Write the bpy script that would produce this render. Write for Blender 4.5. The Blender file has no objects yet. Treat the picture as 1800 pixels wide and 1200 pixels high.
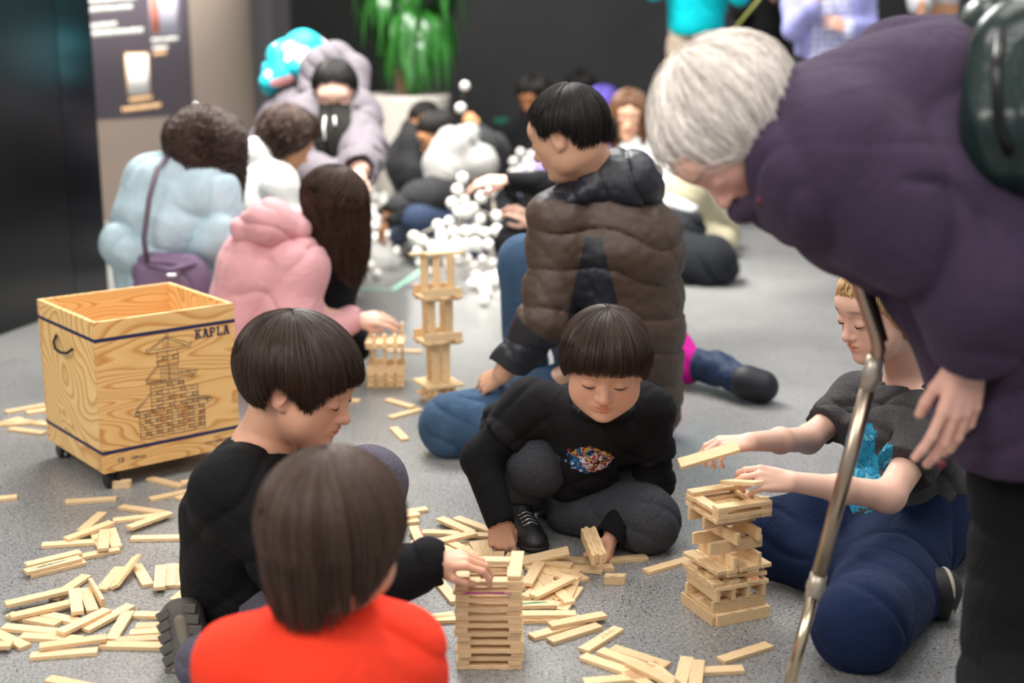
import bpy, math, random
import numpy as np
from mathutils import Vector, Matrix

# ------------------------------------------------------------------ camera, world, lights, exposure
SC = bpy.context.scene
F_PX, TILT, CAM_H = 2400.0, math.radians(13.3), 1.12
cam_d = bpy.data.cameras.new('camera')
cam_d.lens = F_PX / 1800 * 36
cam_d.sensor_width = 36
cam_d.dof.use_dof = True
cam_d.dof.focus_distance = 2.75
cam_d.dof.aperture_fstop = 2.0
cam = bpy.data.objects.new('camera', cam_d)
SC.collection.objects.link(cam)
cam.location = (0, 0, CAM_H)
cam.rotation_euler = (math.radians(90) - TILT, 0, 0)
SC.camera = cam
SC.view_settings.view_transform = 'Standard'
SC.view_settings.look = 'None'
SC.view_settings.gamma = 1
SC.view_settings.use_curve_mapping = False
SC.view_settings.exposure = 0.0
SC.cycles.use_denoising = True
SC.cycles.max_bounces = 6

w = bpy.data.worlds.new('world'); SC.world = w; w.use_nodes = True
w.node_tree.nodes['Background'].inputs[0].default_value = (0.95, 0.97, 1.0, 1)
w.node_tree.nodes['Background'].inputs[1].default_value = 0.50

def area(loc, target, sx, sy, power, col):
    l = bpy.data.lights.new('gallery_or_fill_light', 'AREA'); l.shape = 'RECTANGLE'
    l.size = sx; l.size_y = sy; l.energy = power; l.color = col
    o = bpy.data.objects.new('gallery_or_fill_light', l); SC.collection.objects.link(o)
    o.location = loc
    o.rotation_euler = (Vector(target) - Vector(loc)).to_track_quat('-Z', 'Y').to_euler()
    return o
def spot(loc, target, power, ang, col, blend=.6, size=.12):
    l = bpy.data.lights.new('track_spot', 'SPOT'); l.energy = power; l.color = col
    l.spot_size = math.radians(ang); l.spot_blend = blend; l.shadow_soft_size = size
    o = bpy.data.objects.new('track_spot', l); SC.collection.objects.link(o)
    o.location = loc
    o.rotation_euler = (Vector(target) - Vector(loc)).to_track_quat('-Z', 'Y').to_euler()
    return o
area((0.3, 2.2, 3.6), (0.1, 2.9, 0), 2.4, 1.6, 70, (1, .94, .86))
area((-2.4, 0.9, 2.6), (0, 3.0, .2), 1.4, 1.2, 60, (1, .94, .88))
area((.4, -.6, 2.6), (0.2, 3.0, .2), 2.2, 1.0, 42, (1, .96, .92))  # added fill behind the camera to lift the faces, not a gallery fixture
area((1.5, 3.9, 3.2), (.6, 2.8, .2), 1.0, 1.0, 30, (.95, .97, 1))
area((-.8, 6.2, 3.9), (-.5, 6.0, 0), 2.4, 2.2, 420, (1, .975, .94))
spot((-.9, 4.4, 3.9), (-.32, 5.9, .1), 1300, 46, (1, .97, .92), .8)
spot((-2.6, 4.0, 3.6), (-1.3, 5.1, .6), 260, 34, (1, .97, .95))
spot((-1.2, 6.2, 3.6), (-2.3, 8.0, .5), 420, 54, (1, .93, .84), .9)

# ------------------------------------------------------------------ camera helpers: pixel of the 1800x1200 photograph -> point of the room
H, F, TH = CAM_H, F_PX, TILT
def ray(px, py):
    u = (px - 900) / F; v = -(py - 600) / F
    return np.array([u, v * math.sin(TH) + math.cos(TH), v * math.cos(TH) - math.sin(TH)])
def G(px, py, z=0.):
    d = ray(px, py); return np.array([0, 0, H]) + d * ((z - H) / d[2])
def W(px, py, Y):
    d = ray(px, py); return np.array([0, 0, H]) + d * (Y / d[1])

# ------------------------------------------------------------------ materials
def new_mat(name):
    m = bpy.data.materials.new(name); m.use_nodes = True
    nt = m.node_tree
    return m, nt, nt.nodes['Principled BSDF']
def N(nt, t, **kw):
    n = nt.nodes.new(t)
    for k, v in kw.items():
        if k in n.inputs: n.inputs[k].default_value = v
        else: setattr(n, k, v)
    return n
def mat_plain(name, col, rough=.6, metal=0., spec=.5, bump=0., bscale=200., tint=False, sss=0., sheen=0., coat=0., vary=0.):
    m, nt, p = new_mat(name)
    p.inputs['Base Color'].default_value = (*col, 1)
    p.inputs['Roughness'].default_value = rough
    p.inputs['Metallic'].default_value = metal
    p.inputs['Specular IOR Level'].default_value = spec
    p.inputs['Coat Weight'].default_value = coat
    if sheen:
        p.inputs['Sheen Weight'].default_value = sheen
        p.inputs['Sheen Roughness'].default_value = .4
        p.inputs['Sheen Tint'].default_value = (*[min(1, c * 2 + .1) for c in col], 1)
    if sss:
        p.inputs['Subsurface Weight'].default_value = sss
        p.inputs['Subsurface Radius'].default_value = (1, .35, .2)
        p.inputs['Subsurface Scale'].default_value = .012
    tc = N(nt, 'ShaderNodeTexCoord')
    base = None
    if tint:
        at = N(nt, 'ShaderNodeAttribute', attribute_name='tint')
        mx = N(nt, 'ShaderNodeMix', data_type='RGBA', blend_type='MULTIPLY')
        mx.inputs[0].default_value = 1
        mx.inputs[6].default_value = (*col, 1)
        nt.links.new(at.outputs['Color'], mx.inputs[7])
        base = mx.outputs[2]
    if vary:
        nz = N(nt, 'ShaderNodeTexNoise', Scale=vary if vary > 1 else 6.)
        nz.inputs['Detail'].default_value = 4
        nt.links.new(tc.outputs['Object'], nz.inputs['Vector'])
        cr = N(nt, 'ShaderNodeMapRange'); cr.inputs['From Min'].default_value = .3; cr.inputs['From Max'].default_value = .7
        cr.inputs['To Min'].default_value = .72; cr.inputs['To Max'].default_value = 1.25
        nt.links.new(nz.outputs['Fac'], cr.inputs['Value'])
        mx = N(nt, 'ShaderNodeMix', data_type='RGBA', blend_type='MULTIPLY'); mx.inputs[0].default_value = 1
        if base: nt.links.new(base, mx.inputs[6])
        else: mx.inputs[6].default_value = (*col, 1)
        nt.links.new(cr.outputs[0], mx.inputs[7]); base = mx.outputs[2]
    if base: nt.links.new(base, p.inputs['Base Color'])
    if bump:
        nz = N(nt, 'ShaderNodeTexNoise', Scale=bscale); nz.inputs['Detail'].default_value = 3
        nt.links.new(tc.outputs['Object'], nz.inputs['Vector'])
        b = N(nt, 'ShaderNodeBump', Strength=bump, Distance=.002)
        nt.links.new(nz.outputs['Fac'], b.inputs['Height']); nt.links.new(b.outputs[0], p.inputs['Normal'])
    return m
def mat_cloth(name, col, rough=.9, vary=0., heather=0., sheen=.15, bump=.35, bscale=420.):
    m = mat_plain(name, col, rough=rough, spec=.2, sheen=sheen, bump=bump, bscale=bscale, vary=vary)
    nt = m.node_tree; p = nt.nodes['Principled BSDF']; tc = N(nt, 'ShaderNodeTexCoord')
    nz = N(nt, 'ShaderNodeTexNoise', Scale=15.); nz.inputs['Detail'].default_value = 2.5; nz.inputs['Distortion'].default_value = 1.6
    nt.links.new(tc.outputs['Object'], nz.inputs['Vector']); b = N(nt, 'ShaderNodeBump', Strength=.5, Distance=.010)
    nt.links.new(nz.outputs['Fac'], b.inputs['Height'])
    old = p.inputs['Normal'].links[0].from_node if p.inputs['Normal'].links else None
    if old: nt.links.new(b.outputs[0], old.inputs['Normal'])
    else: nt.links.new(b.outputs[0], p.inputs['Normal'])
    if heather:
        nt = m.node_tree; p = nt.nodes['Principled BSDF']
        tc = N(nt, 'ShaderNodeTexCoord'); nz = N(nt, 'ShaderNodeTexNoise', Scale=380.); nz.inputs['Detail'].default_value = 4
        nt.links.new(tc.outputs['Object'], nz.inputs['Vector'])
        cr = N(nt, 'ShaderNodeValToRGB')
        cr.color_ramp.elements[0].position = .35; cr.color_ramp.elements[0].color = (*[c * (1 - heather) for c in col], 1)
        cr.color_ramp.elements[1].position = .68; cr.color_ramp.elements[1].color = (*[c * (1 + 1.6 * heather) for c in col], 1)
        nt.links.new(nz.outputs['Fac'], cr.inputs[0]); nt.links.new(cr.outputs[0], p.inputs['Base Color'])
    return m
def mat_wood(name, light, dark, ringscale, stretch, end_axis=None, island_random=True, rough=.55, warp=2.2, plywood=False, contrast=(.42, .72)):
    """pine: growth rings cut along the length (object X); rings show as stripes on the ends"""
    m, nt, p = new_mat(name); p.inputs['Roughness'].default_value = rough; p.inputs['Specular IOR Level'].default_value = .35
    tc = N(nt, 'ShaderNodeTexCoord'); oi = N(nt, 'ShaderNodeObjectInfo')
    mp = N(nt, 'ShaderNodeMapping'); mp.inputs['Scale'].default_value = stretch
    nt.links.new(tc.outputs['Object'], mp.inputs[0])
    ad = N(nt, 'ShaderNodeVectorMath', operation='ADD')
    ml = N(nt, 'ShaderNodeMath', operation='MULTIPLY'); ml.inputs[1].default_value = 37.
    nt.links.new(oi.outputs['Random'], ml.inputs[0])
    nt.links.new(mp.outputs[0], ad.inputs[0])
    if island_random: nt.links.new(ml.outputs[0], ad.inputs[1])
    wv = N(nt, 'ShaderNodeTexWave', wave_type='BANDS', bands_direction='DIAGONAL' if not plywood else 'Z')
    wv.inputs['Scale'].default_value = ringscale; wv.inputs['Distortion'].default_value = warp
    wv.inputs['Detail'].default_value = 3; wv.inputs['Detail Scale'].default_value = 1.0
    nt.links.new(ad.outputs[0], wv.inputs['Vector'])
    cr = N(nt, 'ShaderNodeValToRGB')
    cr.color_ramp.elements[0].position = contrast[0]; cr.color_ramp.elements[0].color = (*light, 1)
    cr.color_ramp.elements[1].position = contrast[1] + .2; cr.color_ramp.elements[1].color = (*dark, 1)
    nt.links.new(wv.outputs['Fac'], cr.inputs[0])
    nz = N(nt, 'ShaderNodeTexNoise', Scale=3.); nt.links.new(ad.outputs[0], nz.inputs['Vector'])
    mr = N(nt, 'ShaderNodeMapRange'); mr.inputs['To Min'].default_value = .86; mr.inputs['To Max'].default_value = 1.12
    nt.links.new(oi.outputs['Random'], mr.inputs['Value'])
    mx = N(nt, 'ShaderNodeMix', data_type='RGBA', blend_type='MULTIPLY'); mx.inputs[0].default_value = 1
    nt.links.new(cr.outputs[0], mx.inputs[6]); nt.links.new(mr.outputs[0], mx.inputs[7])
    nt.links.new(mx.outputs[2], p.inputs['Base Color'])
    b = N(nt, 'ShaderNodeBump', Strength=.12, Distance=.0006); nt.links.new(wv.outputs['Fac'], b.inputs['Height']); nt.links.new(b.outputs[0], p.inputs['Normal'])
    return m

# ------------------------------------------------------------------ mesh helpers
def add_mesh(name, V, Fc, mat, parent=None, origin=None, smooth=True, tint=None, mats=None, midx=None):
    """V (n,3) world coordinates, Fc (m,3|4) or list"""
    V = np.asarray(V, np.float64)
    if parent is not None: origin = np.array(parent['_o'])
    if origin is None:
        origin = np.array([(V[:, 0].min() + V[:, 0].max()) / 2, (V[:, 1].min() + V[:, 1].max()) / 2, V[:, 2].min()])
    me = bpy.data.meshes.new(name)
    L = V - origin
    if isinstance(Fc, np.ndarray):
        n, k = Fc.shape
        me.vertices.add(len(L)); me.vertices.foreach_set('co', L.astype(np.float32).ravel())
        me.loops.add(n * k); me.loops.foreach_set('vertex_index', Fc.astype(np.int32).ravel())
        me.polygons.add(n); me.polygons.foreach_set('loop_start', np.arange(0, n * k, k, dtype=np.int32))
        me.polygons.foreach_set('loop_total', np.full(n, k, np.int32))
        me.update(calc_edges=True); me.validate()
    else:
        me.from_pydata([tuple(x) for x in L], [], [tuple(int(i) for i in f) for f in Fc]); me.update()
    if smooth: me.polygons.foreach_set('use_smooth', np.ones(len(me.polygons), bool))
    for mm in (mats or [mat]): me.materials.append(mm)
    if midx is not None: me.polygons.foreach_set('material_index', np.asarray(midx, np.int32))
    if tint is not None:
        ca = me.color_attributes.new('tint', 'FLOAT_COLOR', 'POINT')
        t = np.ones((len(V), 4), np.float32); t[:, :3] = tint; ca.data.foreach_set('color', t.ravel())
    o = bpy.data.objects.new(name, me); SC.collection.objects.link(o)
    if parent is None:
        o.location = origin; o['_o'] = tuple(float(a) for a in origin)
    else:
        o.parent = parent; o['_o'] = tuple(float(a) for a in origin)
    return o
def tag(o, label=None, cat=None, group=None, kind=None):
    if label: o['label'] = label
    if cat: o['category'] = cat
    if group: o['group'] = group
    if kind: o['kind'] = kind
    return o
def box_vf(c, s, R=None):
    c = np.array(c, float); s = np.array(s, float) / 2
    V = np.array([[x, y, z] for x in (-1, 1) for y in (-1, 1) for z in (-1, 1)], float) * s
    if R is not None: V = V @ np.asarray(R).T
    return V + c, [(0, 1, 3, 2), (4, 6, 7, 5), (0, 4, 5, 1), (2, 3, 7, 6), (0, 2, 6, 4), (1, 5, 7, 3)]
class MB:
    def __init__(s): s.V = []; s.F = []; s.n = 0
    def add(s, V, Fc):
        V = np.asarray(V, float); s.V.append(V); s.F += [tuple(int(i) + s.n for i in f) for f in Fc]; s.n += len(V); return s
    def box(s, c, sz, R=None): return s.add(*box_vf(c, sz, R))
    def tube(s, pts, rad, seg=10, caps=True):
        pts = np.array(pts, float); n = len(pts); rad = np.broadcast_to(np.array(rad, float), (n,))
        T = np.gradient(pts, axis=0); T /= np.linalg.norm(T, axis=1)[:, None] + 1e-12
        up = np.array([0, 0, 1.]) if abs(T[0][2]) < .9 else np.array([1., 0, 0])
        V = []
        u = np.cross(T[0], up); u /= np.linalg.norm(u)
        for i in range(n):
            u = u - T[i] * np.dot(u, T[i]); u /= np.linalg.norm(u); v = np.cross(T[i], u)
            for k in range(seg):
                a = 2 * math.pi * k / seg; V.append(pts[i] + rad[i] * (math.cos(a) * u + math.sin(a) * v))
        Fc = [(i * seg + k, i * seg + (k + 1) % seg, (i + 1) * seg + (k + 1) % seg, (i + 1) * seg + k) for i in range(n - 1) for k in range(seg)]
        if caps: Fc += [tuple(range(seg))[::-1], tuple((n - 1) * seg + k for k in range(seg))]
        return s.add(V, Fc)
    def lathe(s, prof, c=(0, 0, 0), seg=32, R=None):
        V = []
        for r, z in prof:
            for k in range(seg):
                a = 2 * math.pi * k / seg; V.append((r * math.cos(a), r * math.sin(a), z))
        V = np.array(V)
        if R is not None: V = V @ np.asarray(R).T
        Fc = [(i * seg + k, i * seg + (k + 1) % seg, (i + 1) * seg + (k + 1) % seg, (i + 1) * seg + k) for i in range(len(prof) - 1) for k in range(seg)]
        return s.add(V + np.array(c, float), Fc)
    def build(s, name, mat, parent=None, origin=None, smooth=False, bevel=0):
        o = add_mesh(name, np.concatenate(s.V), s.F, mat, parent, origin, smooth)
        if bevel:
            b = o.modifiers.new('bevel', 'BEVEL'); b.width = bevel; b.segments = 2; b.limit_method = 'ANGLE'
        return o
def empty(name, loc, label=None, cat=None, group=None):
    o = bpy.data.objects.new(name, None); SC.collection.objects.link(o); o.location = loc
    o['_o'] = tuple(float(a) for a in loc); return tag(o, label, cat, group)
def rotz(a):
    c, s = math.cos(a), math.sin(a); return np.array([[c, -s, 0], [s, c, 0], [0, 0, 1.]])
def nrm(v): v = np.array(v, float); return v / (np.linalg.norm(v) + 1e-12)

# ------------------------------------------------------------------ noise
_rs = np.random.RandomState(7)
_lat = _rs.rand(32, 32, 32).astype(np.float32)
def noise(P, sc=1., seed=0):
    Q = P * np.asarray(sc, np.float32) + np.float32(seed * 7.31 + 100)
    I = np.floor(Q).astype(np.int64); f = Q - I; f = f * f * (3 - 2 * f)
    I &= 31; J = (I + 1) & 31
    x0, y0, z0 = I[..., 0], I[..., 1], I[..., 2]; x1, y1, z1 = J[..., 0], J[..., 1], J[..., 2]
    fx, fy, fz = f[..., 0], f[..., 1], f[..., 2]; L = _lat
    a = L[x0, y0, z0] * (1 - fx) + L[x1, y0, z0] * fx; b = L[x0, y1, z0] * (1 - fx) + L[x1, y1, z0] * fx
    c = L[x0, y0, z1] * (1 - fx) + L[x1, y0, z1] * fx; d = L[x0, y1, z1] * (1 - fx) + L[x1, y1, z1] * fx
    return (a * (1 - fy) + b * fy) * (1 - fz) + (c * (1 - fy) + d * fy) * fz * 1.0
def folds(amp=.004, sc=9., dirs=((0, 0, 1),), freq=60., warp=5., seed=0):
    """soft cloth folds: creases that come and go, warped across their run"""
    def f(P):
        n = noise(P, sc * .55, seed); n2 = noise(P, sc * 1.1, seed + 3); out = 0
        for i, d in enumerate(dirs):
            g = np.clip((noise(P, sc * .8, seed + 11 + i) - .30) * 3.2, 0, 1)
            ph = (P @ np.asarray(d, np.float32)) * freq * .85 + warp * 1.1 * n + 1.8 * n2 + i * 2
            out = out + (1 - np.abs(np.sin(ph))) ** 2.6 * g * 1.7
        return amp * 1.05 * (out / len(dirs) ** .5 - .3) + amp * .7 * (n2 - .5)
    return f
def quilt(axis, spacing, amp, o, warp=.35, seed=1, cross=None):
    def f(P):
        n = noise(P, 7., seed); n2 = noise(P, 26., seed + 2)
        ph = ((P - np.asarray(o, np.float32)) @ np.asarray(axis, np.float32)) / spacing + warp * n
        g = np.abs(np.sin(ph * math.pi)) ** .33
        return amp * (1 - g) + .0045 * n2 + .004 * noise(P, 60., seed + 5)
    return f

# ------------------------------------------------------------------ smooth-union bodies (distance field -> one continuous surface)
class SDF:
    def __init__(s): s.ops = []; s.disp = []
    def cap(s, a, b, ra, rb=None, k=.012, mode='u', flat=None):
        rb = ra if rb is None else rb
        s.ops.append(('c', mode, np.array(a, float), np.array(b, float), ra, rb, k, flat)); return s
    def ell(s, c, r, R=None, k=.012, mode='u'):
        s.ops.append(('e', mode, np.array(c, float), np.array(r, float) * np.ones(3), np.eye(3) if R is None else np.array(R, float), k)); return s
    def chain(s, pts, rads, k=.012, mode='u', flat=None):
        for i in range(len(pts) - 1): s.cap(pts[i], pts[i + 1], rads[i], rads[i + 1], k, mode, flat)
        return s
    def cut(s, p, n, rad): s.ops.append(('p', 'cut', np.array(p, float), nrm(n), rad)); return s
    def bounds(s):
        lo, hi = [], []
        for o in s.ops:
            if o[1] != 'u': continue
            if o[0] == 'c':
                r = max(o[4], o[5]); lo.append(np.minimum(o[2], o[3]) - r); hi.append(np.maximum(o[2], o[3]) + r)
            else:
                e = np.sqrt((o[4] ** 2) @ (o[3] ** 2)); lo.append(o[2] - e); hi.append(o[2] + e)
        return np.min(lo, 0), np.max(hi, 0)
    def solve(s, h, pad=None, floor=True):
        lo, hi = s.bounds(); pad = pad or (.012 + 3 * h)
        lo = lo - pad; hi = hi + pad
        n = np.ceil((hi - lo) / h).astype(int) + 1
        BIG = np.float32(.08); D = np.full(n, BIG, np.float32)
        ax = [(lo[i] + h * np.arange(n[i])).astype(np.float32) for i in range(3)]
        for o in s.ops:
            if o[0] == 'c':
                _, mode, a, b, ra, rb, k, flat = o; r = max(ra, rb); l, u = np.minimum(a, b) - r, np.maximum(a, b) + r
            elif o[0] == 'e':
                _, mode, c, rr, R, k = o; e = np.sqrt((R ** 2) @ (rr ** 2)); l, u = c - e, c + e
            else:
                _, mode, c, nn, r = o; l, u = c - r, c + r; k = 0
            m = (k + 4 * h) if mode != 'cut' else 0
            i0 = np.clip(np.floor((l - m - lo) / h).astype(int), 0, n - 1); i1 = np.clip(np.ceil((u + m - lo) / h).astype(int) + 1, 1, n)
            if (i1 <= i0).any(): continue
            sl = tuple(slice(i0[i], i1[i]) for i in range(3))
            X, Y, Z = ax[0][sl[0]][:, None, None], ax[1][sl[1]][None, :, None], ax[2][sl[2]][None, None, :]
            if o[0] == 'c':
                px, py, pz = X - np.float32(a[0]), Y - np.float32(a[1]), Z - np.float32(a[2])
                ba = (b - a).astype(np.float32); L2 = float(ba @ ba) + 1e-12
                t = np.clip((px * ba[0] + py * ba[1] + pz * ba[2]) / L2, 0, 1)
                qx, qy, qz = px - t * ba[0], py - t * ba[1], pz - t * ba[2]
                if flat is not None:
                    fn, fs = nrm(flat[0]), flat[1]
                    dd = (qx * fn[0] + qy * fn[1] + qz * fn[2]) * (1 / fs - 1)
                    qx, qy, qz = qx + dd * fn[0], qy + dd * fn[1], qz + dd * fn[2]
                d = np.sqrt(qx * qx + qy * qy + qz * qz) - (ra + t * (rb - ra))
                if flat is not None: d = d * (.5 + .5 * flat[1])
            elif o[0] == 'e':
                px, py, pz = X - np.float32(c[0]), Y - np.float32(c[1]), Z - np.float32(c[2])
                q = [(px * R[0, i] + py * R[1, i] + pz * R[2, i]) / rr[i] for i in range(3)]
                k0 = np.sqrt(q[0] ** 2 + q[1] ** 2 + q[2] ** 2)
                k1 = np.sqrt((q[0] / rr[0]) ** 2 + (q[1] / rr[1]) ** 2 + (q[2] / rr[2]) ** 2) + 1e-6
                d = k0 * (k0 - 1) / k1
            else:
                px, py, pz = X - np.float32(c[0]), Y - np.float32(c[1]), Z - np.float32(c[2])
                d = px * nn[0] + py * nn[1] + pz * nn[2]
                inb = (px * px + py * py + pz * pz) < r * r
                D[sl] = np.where(inb, np.maximum(D[sl], d), D[sl]); continue
            d = d.astype(np.float32); A = D[sl]
            if mode == 'u':
                hh = np.maximum(k - np.abs(A - d), 0) / max(k, 1e-6); D[sl] = np.minimum(A, d) - hh * hh * k * .25
            else:
                d = -d; hh = np.maximum(k - np.abs(A - d), 0) / max(k, 1e-6); D[sl] = np.maximum(A, d) + hh * hh * k * .25
        if s.disp:
            I = np.nonzero(np.abs(D) < .03)
            P = np.stack([ax[i][I[i]] for i in range(3)], -1); v = D[I]
            for f in s.disp: v = v + f(P).astype(np.float32)
            D[I] = v
        if floor:
            D = np.maximum(D, (np.float32(.001) - ax[2])[None, None, :])
        D[0], D[-1], D[:, 0], D[:, -1], D[:, :, 0], D[:, :, -1] = (BIG,) * 6
        return nets(D, lo, h)
def nets(D, lo, h):
    ins = (D < 0).astype(np.uint8)
    c = np.zeros(np.array(D.shape) - 1, np.uint8); nx, ny, nz = D.shape
    for x in (0, 1):
        for y in (0, 1):
            for z in (0, 1): c += ins[x:nx - 1 + x, y:ny - 1 + y, z:nz - 1 + z]
    act = (c > 0) & (c < 8); I = np.argwhere(act)
    idx = np.full(act.shape, -1, np.int32); idx[act] = np.arange(len(I))
    V = np.zeros((len(I), 3)); cnt = np.zeros(len(I))
    co = [(x, y, z) for x in (0, 1) for y in (0, 1) for z in (0, 1)]
    vals = {q: D[I[:, 0] + q[0], I[:, 1] + q[1], I[:, 2] + q[2]] for q in co}
    for q in co:
        for a in range(3):
            if q[a]: continue
            r = list(q); r[a] = 1; r = tuple(r); v0, v1 = vals[q], vals[r]; m = (v0 < 0) != (v1 < 0)
            t = v0[m] / (v0[m] - v1[m]); p = np.tile(np.array(q, float), (m.sum(), 1)); p[:, a] += t
            V[m] += p; cnt[m] += 1
    V = (V / cnt[:, None] + I) * h + lo
    Fs = []
    for a in range(3):
        b, cc = (a + 1) % 3, (a + 2) % 3
        s0 = [slice(None)] * 3; s1 = [slice(None)] * 3; s0[a] = slice(0, -1); s1[a] = slice(1, None)
        A, B = ins[tuple(s0)], ins[tuple(s1)]; P = np.argwhere(A != B)
        P = P[(P[:, b] > 0) & (P[:, cc] > 0) & (P[:, b] < D.shape[b] - 1) & (P[:, cc] < D.shape[cc] - 1)]
        sgn = A[P[:, 0], P[:, 1], P[:, 2]] > 0
        def ix(db, dc):
            Q = P.copy(); Q[:, b] -= db; Q[:, cc] -= dc; return idx[Q[:, 0], Q[:, 1], Q[:, 2]]
        q = np.stack([ix(0, 0), ix(1, 0), ix(1, 1), ix(0, 1)], -1)
        q[~sgn] = q[~sgn][:, ::-1]; Fs.append(q)
    Fc = np.concatenate(Fs); Fc = Fc[(Fc >= 0).all(1)]
    return V, Fc

# ------------------------------------------------------------------ head / hand / hair builders
class Frame:
    """local -> world; y = facing, z = up of the head, s = size"""
    def __init__(s, o, f, up, size):
        f = nrm(f); x = nrm(np.cross(f, up)); z = np.cross(x, f)
        s.R = np.stack([x, f, z], 1); s.o = np.array(o, float); s.s = size
    def p(s, *a): return s.o + s.R @ (np.array(a, float) * s.s)
    def P(s, A): return s.o + (np.asarray(A) * s.s) @ s.R.T
    def inv(s, V): return ((V - s.o) @ s.R) / s.s
def face_rot(ax, deg):
    return np.array(Matrix.Rotation(math.radians(deg), 3, ax))
def head_prims(S, M, child=True, mouth_open=0., old=False, eyes='down', ears=True):
    s = M.s; e = lambda c, r, k=.05, mode='u', R=None: S.ell(M.p(*c), np.array(r) * s, M.R if R is None else M.R @ R, k * s, mode)
    c = lambda a, b, ra, rb, k=.03, mode='u': S.cap(M.p(*a), M.p(*b), ra * s, rb * s, k * s, mode)
    e((0, -.07, .13), (.345, .43, .36), .02)
    e((0, .10, -.10), (.315 if child else .285, .275, .33), .12)
    if child:
        e((0, .20, -.33), (.165, .145, .12), .14)
        for x in (-1, 1): e((x * .175, .18, -.19), (.135, .125, .14), .10)
    else:
        e((0, .21, -.37), (.13, .13, .12), .12)
        for x in (-1, 1):
            e((x * .17, .17, -.07), (.1, .13, .08), .08); e((x * .18, .02, -.26), (.09, .13, .12), .12)
    e((0, .29, .14), (.24, .1, .13), .1)
    # eye sockets, lids
    for x in (-1, 1):
        e((x * .135, .405, .01), (.085, .05, .048), .06, 's')
        e((x * .135, .305, -.005), (.082, .075, .062), .02)
    nl = 1. if child else 1.25
    c((0, .345, .02), (0, .345 + .07 * nl, -.125), .032, .043, .05)
    e((0, .385 + .03 * nl, -.135), (.045, .04, .038), .03)
    for x in (-1, 1):
        e((x * .05, .375, -.143), (.034, .04, .028), .02)
        e((x * .022, .40, -.172), (.014, .016, .012), .01, 's')
    # mouth
    e((0, .335, -.225), (.11, .055, .05), .06)
    e((0, .375, -.222), (.078, .028, .019), .02)
    e((0, .366, -.262), (.066, .032, .023), .02)
    c((-.085, .385, -.243), (.085, .385, -.243), .007 + mouth_open, .007 + mouth_open, .014, 's')
    c((0, .41, -.18), (0, .40, -.205), .01, .012, .02, 's')
    e((0, .32, -.37), (.075, .05, .05), .06)
    if ears:
        for x in (-1, 1):
            Re = face_rot('Z', -x * 22) @ face_rot('X', -8)
            e((x * .335, -.02, -.03), (.028, .075, .115), .03, 'u', Re)
            e((x * .36, -.005, -.01), (.02, .042, .065), .02, 's', Re)
            e((x * .325, .02, -.125), (.025, .035, .035), .02)
def head_tint(M, blush=.25, lips=(.88, .58, .55)):
    def t(V):
        L = M.inv(V); T = np.ones((len(V), 3))
        g = lambda c, r: np.exp(-(((L - np.array(c)) / np.array(r)) ** 2).sum(1))
        cheeks = g((.17, .3, -.16), (.1, .15, .08)) + g((-.17, .3, -.16), (.1, .15, .08)) + .7 * g((0, .45, -.12), (.06, .08, .05)) + .8 * g((.36, 0, 0), (.05, .1, .13)) + .8 * g((-.36, 0, 0), (.05, .1, .13))
        T *= 1 - cheeks[:, None] * blush * np.array([.05, .45, .45])
        lp = np.clip(1.6 * (g((0, .39, -.222), (.072, .09, .017)) + g((0, .38, -.262), (.06, .09, .019))), 0, 1)
        T = T * (1 - lp[:, None]) + lp[:, None] * np.array(lips)
        bw = np.clip(1.3 * (g((.15, .38, .115), (.085, .2, .016)) + g((-.15, .38, .115), (.085, .2, .016))), 0, 1)
        t.brow = bw
        T = T * (1 - bw[:, None] * .55)
        return T
    return t
def lash_lines(M, mb, look_down=True, sides=(-1, 1), th=.0085):
    for x in sides:
        pts = []
        for i in range(13):
            a = -1 + 2 * i / 12
            X = x * .135 + a * .068; Z = -.032 + .016 * a * a if look_down else -.005 - .012 * a * a
            Yv = .305 + .075 * math.sqrt(max(0, 1 - (a * .82) ** 2 - ((Z + .005) / .062) ** 2)) + .004
            pts.append(M.p(X, Yv, Z))
        r = [M.s * th * (1 - .75 * abs(-1 + 2 * i / 12)) for i in range(13)]
        mb.tube(pts, r, 6)
def eyebrows(M, mb, n=70, col=0, rs=random.Random(3), sides=(-1, 1), h0=.115, thick=.013):
    for x in sides:
        for i in range(n):
            a = rs.random(); X = x * (.055 + .17 * a); Z = h0 + .03 * math.sin(a * 2.4) + (rs.random() - .5) * 2 * thick * (1 - .7 * a)
            Yv = .385 - .9 * X * X * 1.4 - .02
            d = np.array([x * .03, -.012, .012 - .012 * a])
            p = np.array([X, Yv, Z]); mb.tube([M.p(*p), M.p(*(p + d * .5 + (0, .004, 0))), M.p(*(p + d))], [M.s * .0035, M.s * .003, M.s * .001], 3, False)
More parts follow.
